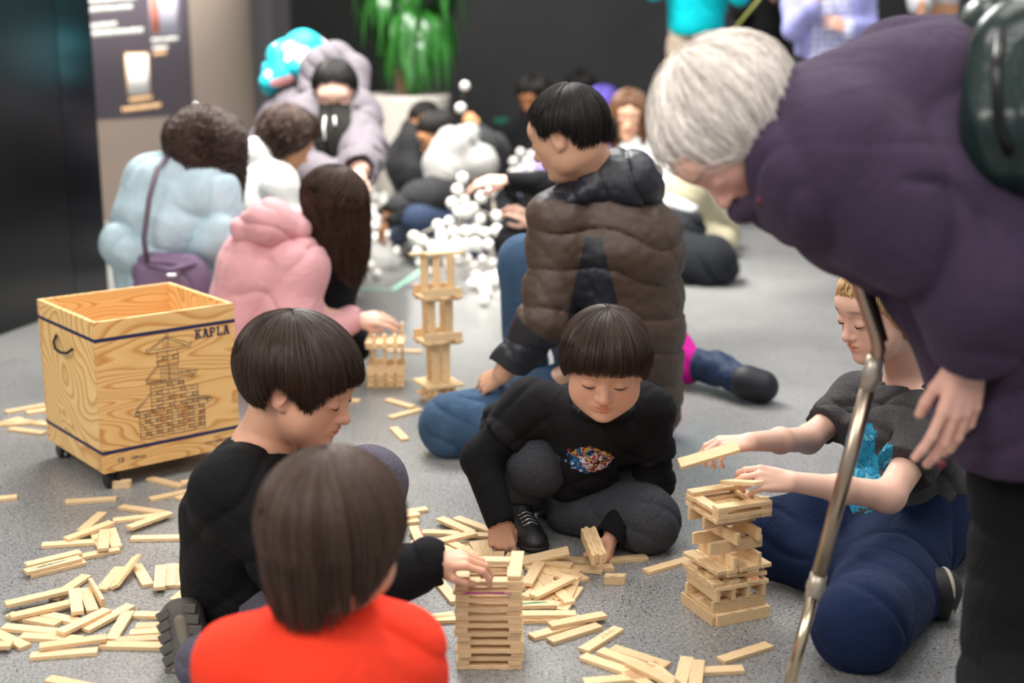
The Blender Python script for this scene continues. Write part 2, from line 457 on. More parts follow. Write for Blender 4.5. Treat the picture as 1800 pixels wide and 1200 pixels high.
def hand(S, wrist, d, back, thumb, L, curls=(40, 40, 40, 40), base=(20, 20, 20, 20), tcurl=25, tspread=40, spread=6, arm=None, k=.35, thick=1.):
    """d: direction wrist->knuckles, back: direction of the back of the hand, thumb: side (+1/-1) of d x back; returns fingertips"""
    d = nrm(d); b = nrm(np.array(back, float) - d * np.dot(back, d)); x = np.cross(d, b) * thumb
    w = np.array(wrist, float); u = L / 19.
    P = lambda a, y, z: w + (x * a + d * y + b * z) * u
    kk = k * u
    mc = [(2.9, 8.6, .25), (1.0, 9.1, .45), (-.9, 8.7, .35), (-2.7, 7.8, 0)]
    fr = [.90, .92, .88, .78]; fl = [(4.3, 2.6, 2.1), (4.8, 3.0, 2.2), (4.4, 2.8, 2.1), (3.5, 2.1, 1.9)]
    for (a, y, z), r in zip(mc, fr):
        S.cap(P(a * .5, .6, 0), P(a, y, z), 1.35 * u * thick, r * 1.12 * u * thick, 1.1 * u)
    S.cap(P(1.6, 1.6, -.5), P(2.7, 4.6, -.9), 1.3 * u, 1.15 * u, 1. * u)
    S.cap(P(-1.8, 1.6, -.4), P(-2.2, 6., -.6), 1.1 * u, 1.0 * u, 1. * u)
    S.cap(P(0, 0, 0), P(0, 3, 0), 1.75 * u, 1.6 * u, 1. * u, flat=(b, .75))
    tips = []
    for i in range(4):
        a, y, z = mc[i]; p = P(a, y, z); sp = math.radians(spread) * (1.5 - i) * .8; ang = math.radians(base[i])
        r = fr[i] * u * thick
        for j in range(3):
            hd = math.cos(sp) * d + math.sin(sp) * x
            dr = math.cos(ang) * hd - math.sin(ang) * b
            q = p + dr * fl[i][j] * u
            S.cap(p, q, r, r * .93, kk); p = q; r *= .92
            ang += math.radians(curls[i]) * (1. if j == 0 else .75)
        tips.append(p)
    ts = math.radians(tspread); p = P(2.3, 2.6, -.9); r = 1.12 * u * thick
    dr = nrm(math.sin(ts) * x + math.cos(ts) * d - .35 * b); ax = nrm(np.cross(dr, b))
    for j, l in enumerate((3.6, 3.0, 2.5)):
        q = p + dr * l * u; S.cap(p, q, r, r * .9, 1. * u if j == 0 else kk); p = q; r *= .9
        if j < 2:
            c_, s_ = math.cos(math.radians(tcurl)), math.sin(math.radians(tcurl)); inw = nrm(-x * .8 - b * .45 + d * .3); dr = nrm(dr * c_ + inw * s_)
    tips.append(p)
    return tips
def strands_mesh(Sx, rad, taper=.35):
    """Sx (N,K,3) -> 3-sided tubes"""
    n, K, _ = Sx.shape
    T = np.gradient(Sx, axis=1); T /= np.linalg.norm(T, axis=2, keepdims=True) + 1e-9
    up = np.array([.3, .2, .93]); u = np.cross(T, up); u /= np.linalg.norm(u, axis=2, keepdims=True) + 1e-9; v = np.cross(T, u)
    rr = (rad[:, None] if np.ndim(rad) else np.full((n, 1), rad)) * (1 - (1 - taper) * np.linspace(0, 1, K)[None, :] ** 2)
    ring = [Sx + rr[..., None] * (math.cos(a) * u + math.sin(a) * v) for a in (0, 2.094, 4.189)]
    V = np.stack(ring, 2).reshape(-1, 3)
    base = (np.arange(n)[:, None] * K + np.arange(K - 1)[None, :]) * 3
    Fs = [np.stack([base + a, base + b, base + 3 + b, base + 3 + a], -1).reshape(-1, 4) for a, b in ((0, 1), (1, 2), (2, 0))]
    return V, np.concatenate(Fs)
def hair(name, parent, M, c, r, crown, rim, mat, n=1500, K=14, hang=None, grav=(0, 0, -1), thick=.025, rad=.0009, seed=1, wave=0., wfreq=30., stray=.012, theta0=.02, front=(0, 1, 0), clump=.3, label=None, cap=True, swirl=0.):
    """rim: list (phi deg from the face, theta_end deg). phi=0 faces forward, +90 to local +x."""
    c = np.array(c, float); r = np.array(r, float); w = nrm(crown); e1 = nrm(np.array(front, float) - w * np.dot(front, w)); e2 = np.cross(w, e1) * -1
    if np.dot(e2, (1, 0, 0)) < 0: e2 = -e2
    ph = np.array([a for a, _ in rim], float); te = np.array([b for _, b in rim], float)
    ph2 = np.concatenate([ph - 360, ph, ph + 360]); te2 = np.concatenate([te] * 3); o = np.argsort(ph2); ph2, te2 = ph2[o], te2[o]
    rimf = lambda p: np.interp((np.degrees(p) + 180) % 360 - 180, ph2, te2)
    if hang is not None:
        hp = np.array([a for a, _ in hang], float); hv = np.array([b for _, b in hang], float)
        hp2 = np.concatenate([hp - 360, hp, hp + 360]); hv2 = np.concatenate([hv] * 3); o = np.argsort(hp2); hp2, hv2 = hp2[o], hv2[o]
        hangf = lambda p: np.interp((np.degrees(p) + 180) % 360 - 180, hp2, hv2)
    def surf(th, p, off):
        d = np.cos(th)[..., None] * w + (np.sin(th) * np.cos(p))[..., None] * e1 + (np.sin(th) * np.sin(p))[..., None] * e2
        R = 1 / np.sqrt(((d / r) ** 2).sum(-1)); return c + d * (R + off)[..., None]
    gv = np.array(grav, float)
    VV, FF, TT = [], [], []; nv = 0
    rs = np.random.RandomState(seed)
    if cap:
        NP, NT = 72, 20
        p = np.linspace(0, 2 * math.pi, NP, endpoint=False); t = np.linspace(0, 1, NT)
        th = np.maximum(t[:, None] * np.radians(rimf(p))[None, :], 1e-3); pp = np.broadcast_to(p[None, :], th.shape)
        lump = .006 * np.sin(pp * 23 + 3 * np.sin(pp * 5)) * np.sin(th)
        A = surf(th, pp, -.03 + thick * .6 * (1 - (.6 if hang is None else 0.) * t[:, None] ** 4) + lump); B = surf(th[::-1], pp, np.full(th.shape, -.09))
        A, B = M.P(A), M.P(B); rows = 2 * NT
        if hang is not None:                                   # the mass of hair goes on below the rim
            NH = 9; tt = np.linspace(0, 1, NH + 1)[1:, None]; rag = .80 + .14 * np.sin(p * 17 + 2 * np.sin(p * 6)) + .05 * np.sin(p * 41)
            hl_ = (hangf(p) * rag * M.s)[None, :] * tt
            def low(row, inward, shrink):
                Q = row[None] + hl_[..., None] * gv; ce = M.p(*c); ri = ce - Q; ri = ri - gv * (ri @ gv)[..., None]
                return Q + ri * (inward + shrink * tt[..., None] ** 2)
            A2 = low(A[-1], 0., .16); B2 = low(B[0], 0.0, .10)[::-1]
            A = np.concatenate([A, A2]); B = np.concatenate([B2, B]); rows += 2 * NH
        V = np.concatenate([A, B]).reshape(-1, 3)
        Fc = [(i * NP + k, i * NP + (k + 1) % NP, (i + 1) * NP + (k + 1) % NP, (i + 1) * NP + k) for i in range(rows - 1) for k in range(NP)]
        VV.append(V); FF.append(np.array(Fc)); TT.append(np.full(len(V), .75)); nv += len(V)
    p0 = rs.rand(n) * 2 * math.pi; ncl = max(8, int(n * .06)); cp = rs.rand(ncl) * 2 * math.pi
    near = cp[np.argmin(np.abs(((p0[:, None] - cp[None, :]) + math.pi) % (2 * math.pi) - math.pi), 1)]
    dlt = ((near - p0) + math.pi) % (2 * math.pi) - math.pi
    ts = theta0 + rs.rand(n) ** 1.2 * .55
    tend = np.radians(rimf(p0)) * (1 + (rs.rand(n) - .5) * .10)
    t = np.linspace(0, 1, K)[None, :]
    if hang is None:
        th = ts[:, None] * tend[:, None] + (1 - ts[:, None]) * tend[:, None] * t
        th = np.minimum(th, tend[:, None]); pp = p0[:, None] + dlt[:, None] * clump * t ** 1.5 + swirl * (1 - t) + (rs.rand(n, 1) - .5) * .15 * t
        off = -.02 + thick * rs.rand(n, 1) ** .6 + stray * t ** 3 * rs.rand(n, 1)
        off = off + .5 * thick * (1 - np.abs(2 * t - 1) ** 3) * .5
        L = surf(th, pp, off * np.ones_like(t)); Sx = M.P(L)
    else:
        hl = hangf(p0) * (1 + (rs.rand(n) - .5) * .25)
        th = ts[:, None] * tend[:, None] + (1 - ts[:, None]) * tend[:, None] * np.minimum(t * 2, 1)
        pp = p0[:, None] + dlt[:, None] * clump * t
        off = -.02 + thick * rs.rand(n, 1) ** .6
        Sx = M.P(surf(th, pp, off * np.ones_like(t)))
        hh = np.maximum(t * 2 - 1, 0) * (hl * M.s)[:, None]
        wav = wave * np.minimum(hh / (M.s * .25) , 1)
        Sx = Sx + hh[..., None] * gv
        cen = M.p(*c); rad_in = cen - Sx; rad_in = rad_in - gv * (rad_in @ gv)[..., None]
        Sx = Sx + rad_in * (.10 * np.maximum(t * 2 - 1, 0) ** 2)[..., None]
        pz = rs.rand(n, 1) * 6.3 * .4 + near[:, None] * 7
        ax1 = nrm(np.cross(gv, (0.3, 1, .1))); ax2 = np.cross(gv, ax1)
        arc = np.cumsum(np.concatenate([np.zeros((n, 1)), np.linalg.norm(np.diff(Sx, axis=1), axis=2)], 1), 1)
        Sx = Sx + (wave * M.s * np.sin(arc / M.s * wfreq + pz) * np.minimum(t * 3, 1))[..., None] * ax1 + (wave * M.s * np.cos(arc / M.s * wfreq + pz * 1.3) * np.minimum(t * 3, 1))[..., None] * ax2
    V, Fc = strands_mesh(Sx, rad * (.6 + .8 * rs.rand(n)) * (M.s / .2))
    tn = np.repeat(.55 + .9 * rs.rand(n), K * 3); VV.append(V); FF.append(Fc + nv); TT.append(tn)
    V = np.concatenate(VV); T = np.concatenate(TT)[:, None] * np.ones((1, 3))
    o = add_mesh(name, V, np.concatenate(FF), mat, parent, tint=T)
    if label: o['label'] = label
    return o
def mat_hair(name, col, rough=.42, spec=.4):
    m = mat_plain(name, col, rough=rough, spec=spec, tint=True)
    return m
def mat_print(name, base, centre, radii, cols, nscale, origin, seed=0., edge=.9):
    """cloth with an inked print: blotches of ink inside an ellipse on the front of the shirt"""
    m = base.copy(); m.name = name; nt = m.node_tree; p = nt.nodes['Principled BSDF']
    c = np.array(centre) - np.array(origin); tc = N(nt, 'ShaderNodeTexCoord')
    mp = N(nt, 'ShaderNodeMapping', vector_type='POINT'); mp.inputs['Scale'].default_value = tuple(1 / r for r in radii); mp.inputs['Location'].default_value = tuple(-c[i] / radii[i] for i in range(3))
    nt.links.new(tc.outputs['Object'], mp.inputs[0]); ln = N(nt, 'ShaderNodeVectorMath', operation='LENGTH'); nt.links.new(mp.outputs[0], ln.inputs[0])
    nz = N(nt, 'ShaderNodeTexNoise', Scale=nscale); nz.inputs['Detail'].default_value = 2; nz.inputs['Distortion'].default_value = 1.8
    of = N(nt, 'ShaderNodeVectorMath', operation='ADD'); of.inputs[1].default_value = (seed, seed, 0); nt.links.new(tc.outputs['Object'], of.inputs[0]); nt.links.new(of.outputs[0], nz.inputs['Vector'])
    n2 = N(nt, 'ShaderNodeTexNoise', Scale=nscale * .55); n2.inputs['Distortion'].default_value = 2.5; nt.links.new(tc.outputs['Object'], n2.inputs['Vector'])
    ma = N(nt, 'ShaderNodeMath', operation='MULTIPLY_ADD'); ma.inputs[1].default_value = edge; nt.links.new(n2.outputs['Fac'], ma.inputs[0]); nt.links.new(ln.outputs['Value'], ma.inputs[2])
    lt = N(nt, 'ShaderNodeMath', operation='LESS_THAN'); lt.inputs[1].default_value = 1 + edge * .5; nt.links.new(ma.outputs[0], lt.inputs[0])
    cr = N(nt, 'ShaderNodeValToRGB'); cr.color_ramp.interpolation = 'CONSTANT'; e = cr.color_ramp.elements
    pos = [.0] + [.36 + .28 * i / max(1, len(cols) - 2) for i in range(len(cols) - 1)]
    e[0].position = 0; e[0].color = (*cols[0], 1); e[1].position = pos[1]; e[1].color = (*cols[1], 1)
    for q, k in zip(pos[2:], cols[2:]): w_ = e.new(q); w_.color = (*k, 1)
    nt.links.new(nz.outputs['Fac'], cr.inputs[0])
    mx = N(nt, 'ShaderNodeMix', data_type='RGBA'); nt.links.new(lt.outputs[0], mx.inputs[0]); nt.links.new(cr.outputs[0], mx.inputs[7])
    if p.inputs['Base Color'].links: nt.links.new(p.inputs['Base Color'].links[0].from_socket, mx.inputs[6])
    else: mx.inputs[6].default_value = p.inputs['Base Color'].default_value
    nt.links.new(mx.outputs[2], p.inputs['Base Color']); return m
def body(S, h, mat, label, cat='person', tint=None, name='person', origin=None, group=None):
    V, Fc = S.solve(h)
    T = np.ones((len(V), 3))
    for t in (tint or []): T = T * t(V)
    o = add_mesh(name, V, Fc, mat, origin=origin, tint=T); tag(o, label, cat, group); return o
def wear(S, name, h, mat, parent, label=None, mats=None, midf=None, thin=None):
    V, Fc = S.solve(h); mi = None
    if midf is not None:
        C = V[Fc].mean(1); mi = midf(C)
    o = add_mesh(name, V, Fc, mat, parent, mats=mats, midx=mi)
    if label: o['label'] = label
    return o
def skin(name, col): return mat_plain(name, col, rough=.5, spec=.35, tint=True, sss=.12, bump=.06, bscale=300)
# ------------------------------------------------------------------ room shell
def floor_mat():
    m, nt, p = new_mat('polished_terrazzo')
    tc = N(nt, 'ShaderNodeTexCoord')
    def vor(sc, lo, hi):
        v = N(nt, 'ShaderNodeTexVoronoi', Scale=sc); v.inputs['Randomness'].default_value = 1
        nt.links.new(tc.outputs['Object'], v.inputs['Vector'])
        wn = N(nt, 'ShaderNodeSeparateColor'); nt.links.new(v.outputs['Color'], wn.inputs[0])
        mr = N(nt, 'ShaderNodeMapRange'); mr.inputs['From Min'].default_value = lo; mr.inputs['From Max'].default_value = hi
        nt.links.new(v.outputs['Distance'], mr.inputs['Value'])
        return v, wn, mr
    n1 = N(nt, 'ShaderNodeTexNoise', Scale=1.3); n1.inputs['Detail'].default_value = 6
    n2 = N(nt, 'ShaderNodeTexNoise', Scale=160.); n2.inputs['Detail'].default_value = 4
    for n in (n1, n2): nt.links.new(tc.outputs['Object'], n.inputs['Vector'])
    cr = N(nt, 'ShaderNodeValToRGB')
    cr.color_ramp.elements[0].position = .3; cr.color_ramp.elements[0].color = (.185, .186, .183, 1)
    cr.color_ramp.elements[1].position = .75; cr.color_ramp.elements[1].color = (.30, .298, .288, 1)
    nt.links.new(n1.outputs['Fac'], cr.inputs[0])
    c2 = N(nt, 'ShaderNodeMapRange'); c2.inputs['From Min'].default_value = .3; c2.inputs['From Max'].default_value = .7
    c2.inputs['To Min'].default_value = .62; c2.inputs['To Max'].default_value = 1.4
    nt.links.new(n2.outputs['Fac'], c2.inputs['Value'])
    mx = N(nt, 'ShaderNodeMix', data_type='RGBA', blend_type='MULTIPLY'); mx.inputs[0].default_value = 1
    nt.links.new(cr.outputs[0], mx.inputs[6]); nt.links.new(c2.outputs[0], mx.inputs[7])
    last = mx.outputs[2]
    for sc, thr, size, col in ((150., .68, .34, (.012, .012, .014, 1)), (300., .70, .42, (.035, .035, .035, 1)), (210., .975, .3, (.65, .65, .62, 1))):
        v, wn, mr = vor(sc, size * .6, size)
        gt = N(nt, 'ShaderNodeMath', operation='GREATER_THAN'); gt.inputs[1].default_value = thr
        nt.links.new(wn.outputs[0], gt.inputs[0])
        inv = N(nt, 'ShaderNodeMath', operation='SUBTRACT'); inv.inputs[0].default_value = 1; nt.links.new(mr.outputs[0], inv.inputs[1])
        ml = N(nt, 'ShaderNodeMath', operation='MULTIPLY'); nt.links.new(gt.outputs[0], ml.inputs[0]); nt.links.new(inv.outputs[0], ml.inputs[1])
        mm = N(nt, 'ShaderNodeMix', data_type='RGBA'); nt.links.new(ml.outputs[0], mm.inputs[0])
        nt.links.new(last, mm.inputs[6]); mm.inputs[7].default_value = col; last = mm.outputs[2]
    nt.links.new(last, p.inputs['Base Color'])
    rr = N(nt, 'ShaderNodeMapRange'); rr.inputs['To Min'].default_value = .2; rr.inputs['To Max'].default_value = .42
    nt.links.new(n1.outputs['Fac'], rr.inputs['Value']); nt.links.new(rr.outputs[0], p.inputs['Roughness'])
    p.inputs['Specular IOR Level'].default_value = .5
    return m
o = MB().box((0, 6, -.05), (16, 16, .1)).build('floor', floor_mat(), origin=(0, 6, 0)); tag(o, kind='structure')
m_char = mat_plain('charcoal_wall', (.017, .017, .018), rough=.7, vary=2.)
m_blk = mat_plain('black_gloss', (.004, .004, .005), rough=.28)
m_blkm = mat_plain('black_matt', (.003, .003, .003), rough=.8)
m_grey = mat_plain('grey_wall', (.06, .057, .06), rough=.8)
tag(MB().box((1.5, 10.9, 2), (9, .3, 4)).build('wall_back', m_char), kind='structure')
x0 = W(510, 100, 10.5)[0]; x1 = W(668, 100, 10.5)[0]
tag(MB().box(((x0 + x1) / 2, 10.7, 2), (x1 - x0, .1, 4)).build('trim_1', m_blkm), kind='structure')
x0 = W(430, 100, 10.4)[0]; x1 = W(484, 100, 10.4)[0]; x2 = W(512, 100, 10.4)[0]
tag(MB().box(((x0 + x1) / 2, 10.5, 2), (x1 - x0, .3, 4)).build('trim_2', mat_plain('mid_grey', (.095, .09, .095), rough=.8)), kind='structure')
tag(MB().box(((x1 + x2) / 2, 10.52, 2), (x2 - x1, .3, 4)).build('trim_3', m_grey), kind='structure')
x0 = W(1655, 20, 10.4)[0]; x1 = W(1714, 20, 10.4)[0]
tag(MB().box(((x0 + x1) / 2, 10.7, 2), (x1 - x0, .14, 4)).build('trim_4', m_grey), kind='structure')
# wall on the left: two black slabs that end at the graphic pillar
A0, A1, A2 = G(-40, 604)[:2], G(134, 541)[:2], G(192, 521)[:2]
def slab(p, q, t, name, mat, hh=4.):
    d = nrm(q - p); n = np.array([-d[1], d[0]]); V = []
    for z in (0, hh):
        for r in (p, q, q + n * t, p + n * t): V.append((*r, z))
    o = add_mesh(name, V, [(0, 3, 2, 1), (4, 5, 6, 7), (0, 1, 5, 4), (1, 2, 6, 5), (2, 3, 7, 6), (3, 0, 4, 7)], mat, smooth=False)
    return tag(o, kind='structure')
slab(A0 - (A1 - A0) * 1.2, A1, .5, 'wall_left', m_blk)
slab(A1 + .002, A2, .46, 'trim_5', mat_plain('black_satin', (.006, .0065, .008), rough=.22))
# curved beige pillar
PC = np.array([-3.3, 9.0]); PR = 1.6
def arc_panel(a0, a1, z0, z1, r0, r1, n=40):
    mb = MB(); V = []
    for i in range(n + 1):
        a = a0 + (a1 - a0) * i / n; d = np.array([math.cos(a), math.sin(a)])
        for r, z in ((r0, z0), (r1, z0), (r1, z1), (r0, z1)): V.append((*(PC + d * r), z))
    Fc = [(i * 4 + k, i * 4 + (k + 1) % 4, i * 4 + 4 + (k + 1) % 4, i * 4 + 4 + k) for i in range(n) for k in range(4)] + [(3, 2, 1, 0), tuple(n * 4 + k for k in range(4))]
    return mb.add(V, Fc)
m_beige = mat_plain('beige_plaster', (.60, .48, .40), rough=.75, bump=.1, bscale=60)
tag(arc_panel(-math.pi, math.pi, 0, 4, 1.2, PR, 96).build('wall_pillar', m_beige, smooth=True), kind='structure')
def ang_at(px, r=PR):
    best = None
    for i in range(2000):
        a = -math.pi * .75 + i * math.pi * .75 / 2000; q = PX((*(PC + r * np.array([math.cos(a), math.sin(a)])), 1.))
        if best is None or abs(q[0] - px) < best[0]: best = (abs(q[0] - px), a)
    return best[1]
def PX(p):
    p = np.array(p, float) - [0, 0, H]; c = math.cos(TH); s = math.sin(TH)
    z = p[1] * c - p[2] * s; y = p[1] * s + p[2] * c; return 900 + F * p[0] / z, 600 - F * y / z, F / z
def onp(px, py, r=PR):
    a = ang_at(px, r); q = PC + r * np.array([math.cos(a), math.sin(a)]); return a, W(px, py, q[1])[2]
gr = empty('wall_graphic', (*(PC + (PR + .01) * np.array([math.cos(-.9), math.sin(-.9)])), .5), 'plum grey printed exhibit panel curved around the beige pillar', 'sign')
aL, aR = ang_at(100), ang_at(331); zb = onp(250, 206)[1]
arc_panel(aL, aR, zb, 2.2, PR + .002, PR + .012).build('panel', mat_plain('plum_print', (.15, .125, .155), rough=.5), gr, smooth=True)
m_white_ink = mat_plain('white_ink', (.75, .75, .70), rough=.6); m_tan_ink = mat_plain('tan_ink', (.72, .45, .22), rough=.6)
rs = random.Random(5)
def textbar(x0, x1, y, hpx, mat, slope=-.02):
    mb = MB(); x = x0
    while x < x1:                                             # the print is out of focus: word-like dashes
        wd = rs.uniform(3, 7); a = ang_at(x, PR + .02); b = ang_at(min(x + wd, x1), PR + .02)
        z = onp(x, y + slope * (x - x0))[1]; hh = hpx / 300.
        mb2 = arc_panel(a, b, z - hh / 2, z + hh / 2 * rs.uniform(.75, 1), PR + .01, PR + .014, 2); mb.add(np.concatenate(mb2.V), mb2.F); x += wd + 1.2
    mb.build('text_line', mat, gr, smooth=True)
for x0, x1, y, hp in ((160, 246, 3, 8), (160, 238, 18, 9), (163, 208, 46, 9), (164, 254, 60, 10), (268, 315, 71, 7), (269, 296, 85, 7)): textbar(x0, x1, y, hp, m_white_ink, -.08)
for x0, x1, y, hp in ((222, 262, 176, 7), (208, 277, 193, 8), (270, 292, 95, 7)): textbar(x0, x1, y, hp, m_tan_ink, -.12)
def ppatch(name, x0, x1, y0, y1, mat, lift=.012):
    z1, z0 = onp((x0 + x1) / 2, y0)[1], onp((x0 + x1) / 2, y1)[1]
    arc_panel(ang_at(x0, PR + .01), ang_at(x1, PR + .01), z0, z1, PR + .01, PR + lift + .004, 6).build(name, mat, gr, smooth=True)
ppatch('notice_border', 217, 258, 93, 168, m_tan_ink); ppatch('blank_notice', 220, 256, 96, 165, mat_plain('white_print', (.8, .8, .78)), .015)
ppatch('photo_print', 265, 316, -40, 62, mat_plain('photo_white', (.62, .6, .72))); ppatch('photo_print', 266, 280, -40, 58, mat_plain('photo_red', (.75, .25, .18)), .015)
a, z = onp(330, 186); q = PC + (PR + .03) * np.array([math.cos(a), math.sin(a)])
MB().lathe([(0, -.01), (.018, -.01), (.018, .01), (0, .01)], (*q, z), 16, np.array(Matrix.Rotation(math.pi / 2, 3, 'X'))).build('panel_bolt', mat_plain('steel', (.8, .8, .8), .3, 1), gr, smooth=True)
o = MB().box(W(882, 212, 10.72), (.11, .02, .045)).build('wall_label', mat_plain('green_label', (.01, .16, .09), rough=.5)); tag(o, 'small green rectangular label on the charcoal back wall', 'sign')
# mint floor tape
tp = [G(596, 506), G(690, 510), G(740, 476), G(772, 440)]
V = []; 
for i, p in enumerate(tp):
    d = nrm(tp[min(i + 1, 3)] - tp[max(i - 1, 0)]); n = np.array([-d[1], d[0], 0]) * .011; V += [(p + n), (p - n)]
V = np.array(V); V[:, 2] = .003; V = np.concatenate([V, V - (0, 0, .0028)])
o = add_mesh('floor_tape', V, [(0, 1, 3, 2), (2, 3, 5, 4), (4, 5, 7, 6), (0, 2, 10, 8), (2, 4, 12, 10), (4, 6, 14, 12), (1, 9, 11, 3), (3, 11, 13, 5), (5, 13, 15, 7)], mat_plain('mint_tape', (.35, .72, .52), rough=.5), smooth=False)
tag(o, 'thin mint green tape line stuck on the bright floor', 'tape')
# ------------------------------------------------------------------ planter
pc = G(716, 338); pc[2] = 0
pl = empty('potted_plant', pc, 'bushy green plant in a tall cream pot by the black wall', 'plant')
ts = .29; 
zt = W(716, 166, pc[1])[2]
MB().lathe([(0, .0), (.20, .0), (.215, .02), (.24, zt * .5), (ts, zt - .02), (ts, zt), (ts - .03, zt), (ts - .04, zt - .08), (0, zt - .08)], pc, 48).build('pot', mat_plain('cream_ceramic', (.74, .69, .61), rough=.4), pl, smooth=True)
rs = random.Random(11); st = MB(); lf = MB()
m_stem = mat_plain('plant_stem', (.32, .22, .14), rough=.8)
for px, py in ((700, 0), (727, 20), (690, 110)):
    b = W(705 + rs.uniform(-8, 10), 172, pc[1]); t = W(px, py, pc[1]); st.tube([b, (b + t) / 2 + (rs.uniform(-.03, .03), 0, 0), t], [.028, .024, .016], 8)
st.build('stem', m_stem, pl, smooth=True)
def leaf(mb, root, az, length, droop, wd):
    n = 9; d = np.array([math.cos(az), math.sin(az), 0]); sd = np.array([-d[1], d[0], 0]); V = []
    for i in range(n):
        t = i / (n - 1); c = root + d * length * (math.sin(min(t * 1.5, 1.57)) * .62) + np.array([0, 0, length * (.30 * math.sin(t * 2.4) - droop * t * t)])
        wv = wd * max(.02, math.sin(math.pi * min(1, .12 + t * .88))) ** .8; tw = .5 * math.sin(az * 5 + t * 2); sd2 = sd * math.cos(tw) + np.array([0, 0, 1.]) * math.sin(tw)
        V += [c - sd2 * wv, c + np.array([0, 0, -wv * .35]), c + sd2 * wv]
    mb.add(V, [(i * 3 + k, i * 3 + k + 1, i * 3 + 4 + k, i * 3 + 3 + k) for i in range(n - 1) for k in (0, 1)])
heads = [((722, 78), 70, .40), ((735, 60), 60, .46), ((690, 15), 60, .42), ((745, -20), 60, .48), ((690, -70), 60, .5)]
for (px, py), n, L in heads:
    for i in range(n):
        r = W(px + rs.uniform(-10, 10), py + rs.uniform(-25, 12), pc[1]); az = rs.uniform(0, 6.28)
        leaf(lf, r + np.array([0, 0, .03]), az, L * rs.uniform(.6, 1.1), rs.uniform(.45, 1.15), rs.uniform(.022, .036))
for i in range(14):
    r = W(rs.uniform(712, 745), 168, pc[1]); leaf(lf, r, rs.uniform(0, 6.28), .32, -.9, .02)
fo = lf.build('foliage', None, pl, smooth=True)
m_leaf = mat_plain('glossy_leaf', (.028, .16, .022), rough=.22, vary=14.); fo.data.materials.clear(); fo.data.materials.append(m_leaf)

# ------------------------------------------------------------------ wooden planks
m_plank = mat_wood('pine_plank', (.88, .66, .38), (.40, .20, .08), 7., (2.4, 32., 32.), warp=2.2, contrast=(.50, .80))
PL = (.117, .0234, .0078)
def plank_mesh(size, name):
    V, Fc = box_vf((0, 0, 0), size); me = bpy.data.meshes.new(name); me.from_pydata([tuple(v) for v in V], [], Fc); me.materials.append(m_plank); me.update()
    import bmesh
    bm = bmesh.new(); bm.from_mesh(me); bmesh.ops.recalc_face_normals(bm, faces=bm.faces); bmesh.ops.bevel(bm, geom=list(bm.edges), offset=.0006, segments=1, affect='EDGES'); bm.to_mesh(me); bm.free(); return me
me_plank = plank_mesh(PL, 'wooden_plank'); me_short = plank_mesh((.042, .0195, .0078), 'short_plank')
PLANKS = []
def plank(mid, dx, nz, group, label=None, short=False, name='wooden_plank'):
    """mid = centre, dx = long axis, nz = normal of the broad face"""
    o = bpy.data.objects.new(name, me_short if short else me_plank); SC.collection.objects.link(o)
    x = nrm(dx); z = nrm(np.array(nz, float) - x * np.dot(nz, x)); y = np.cross(z, x)
    Mx = Matrix([[x[0], y[0], z[0], mid[0]], [x[1], y[1], z[1], mid[1]], [x[2], y[2], z[2], mid[2]], [0, 0, 0, 1]])
    o.matrix_world = Mx; o['category'] = 'plank'; o['group'] = group; PLANKS.append(o)
    if label: o['label'] = label
    o['_o'] = tuple(float(a) for a in mid); return o
CROPS = {'a': (0, 820, 3.158), 'b': (0, 820, 6.317), 'c': (0, 980, 5.294), 'n': (690, 860, 5.456), 'q': (880, 940, 4.614), 'r': (1120, 780, 2.858), 'm': (640, 860, 3.103), 'p': (560, 430, 4.), 'k': (0, 470, 2.927), 'f': (0, 0, 1.)}
def cpx(c, x, y): a = CROPS[c]; return a[0] + x / a[2], a[1] + y / a[2]
FL = {}
def loose(c, x1, y1, x2, y2, st='F', z1=0, z2=None, grp='left', anchor=None, roll=0):
    z2 = z1 if z2 is None else z2
    top = .0078 if st == 'F' else .0234
    p = G(*cpx(c, x1, y1), z1 / 1000 + top); q = G(*cpx(c, x2, y2), z2 / 1000 + top)
    d = q - p; L = PL[0]
    if anchor == 1: q = p + nrm(d) * L
    elif anchor == 2: p = q - nrm(d) * L
    mid = (p + q) / 2; dz = (z2 - z1) / 1000; h = nrm([d[0], d[1], 0]); d = h * math.sqrt(max(L * L - dz * dz, 1e-6)) + np.array([0, 0, dz])
    side = np.cross([0, 0, 1], h); up = np.cross(d, side); up = nrm(up) * np.sign(up[2])
    if roll: up = up * math.cos(math.radians(roll)) + side * math.sin(math.radians(roll))
    nz = up if st == 'F' else side
    mid = mid - nrm(up) * top / 2
    o = plank(mid, d, nz, grp); FL.setdefault(grp, []).append(o); return o
G1 = 'loose planks scattered on the floor left of the seated boys'
L_ = lambda *a, **k: loose(*a, grp=G1, **k)
L_('a', -190, 190, 88, 160); L_('b', 725, 378, 1290, 340)
L_('a', 668, 215, 905, 250); L_('a', 645, 290, 900, 262, z1=0); L_('a', 705, 335, 955, 245, z1=8)
L_('a', 735, 390, 1020, 385); L_('a', 838, 60, 1000, 100); L_('a', 845, 172, 1080, 122); L_('a', 995, 168, 1200, 110, z1=0)
L_('a', 1040, 78, 1230, 48); L_('a', 1012, 222, 1220, 150)
L_('b', 935, 675, 1110, 522); L_('b', 757, 785, 1215, 612, z1=6, z2=12); L_('b', 475, 855, 1070, 818)
L_('b', 1050, 720, 1140, 880, z1=0); L_('b', 1230, 690, 1290, 870, z1=2); L_('b', 1145, 905, 1162, 690, z1=11)
L_('b', 900, 985, 1325, 900, z1=0, anchor=2)
L_('b', 275, 1080, 900, 930, z1=9, z2=9); marked = L_('b', 285, 1150, 885, 1000, z1=8); L_('b', 330, 1185, 940, 1040)
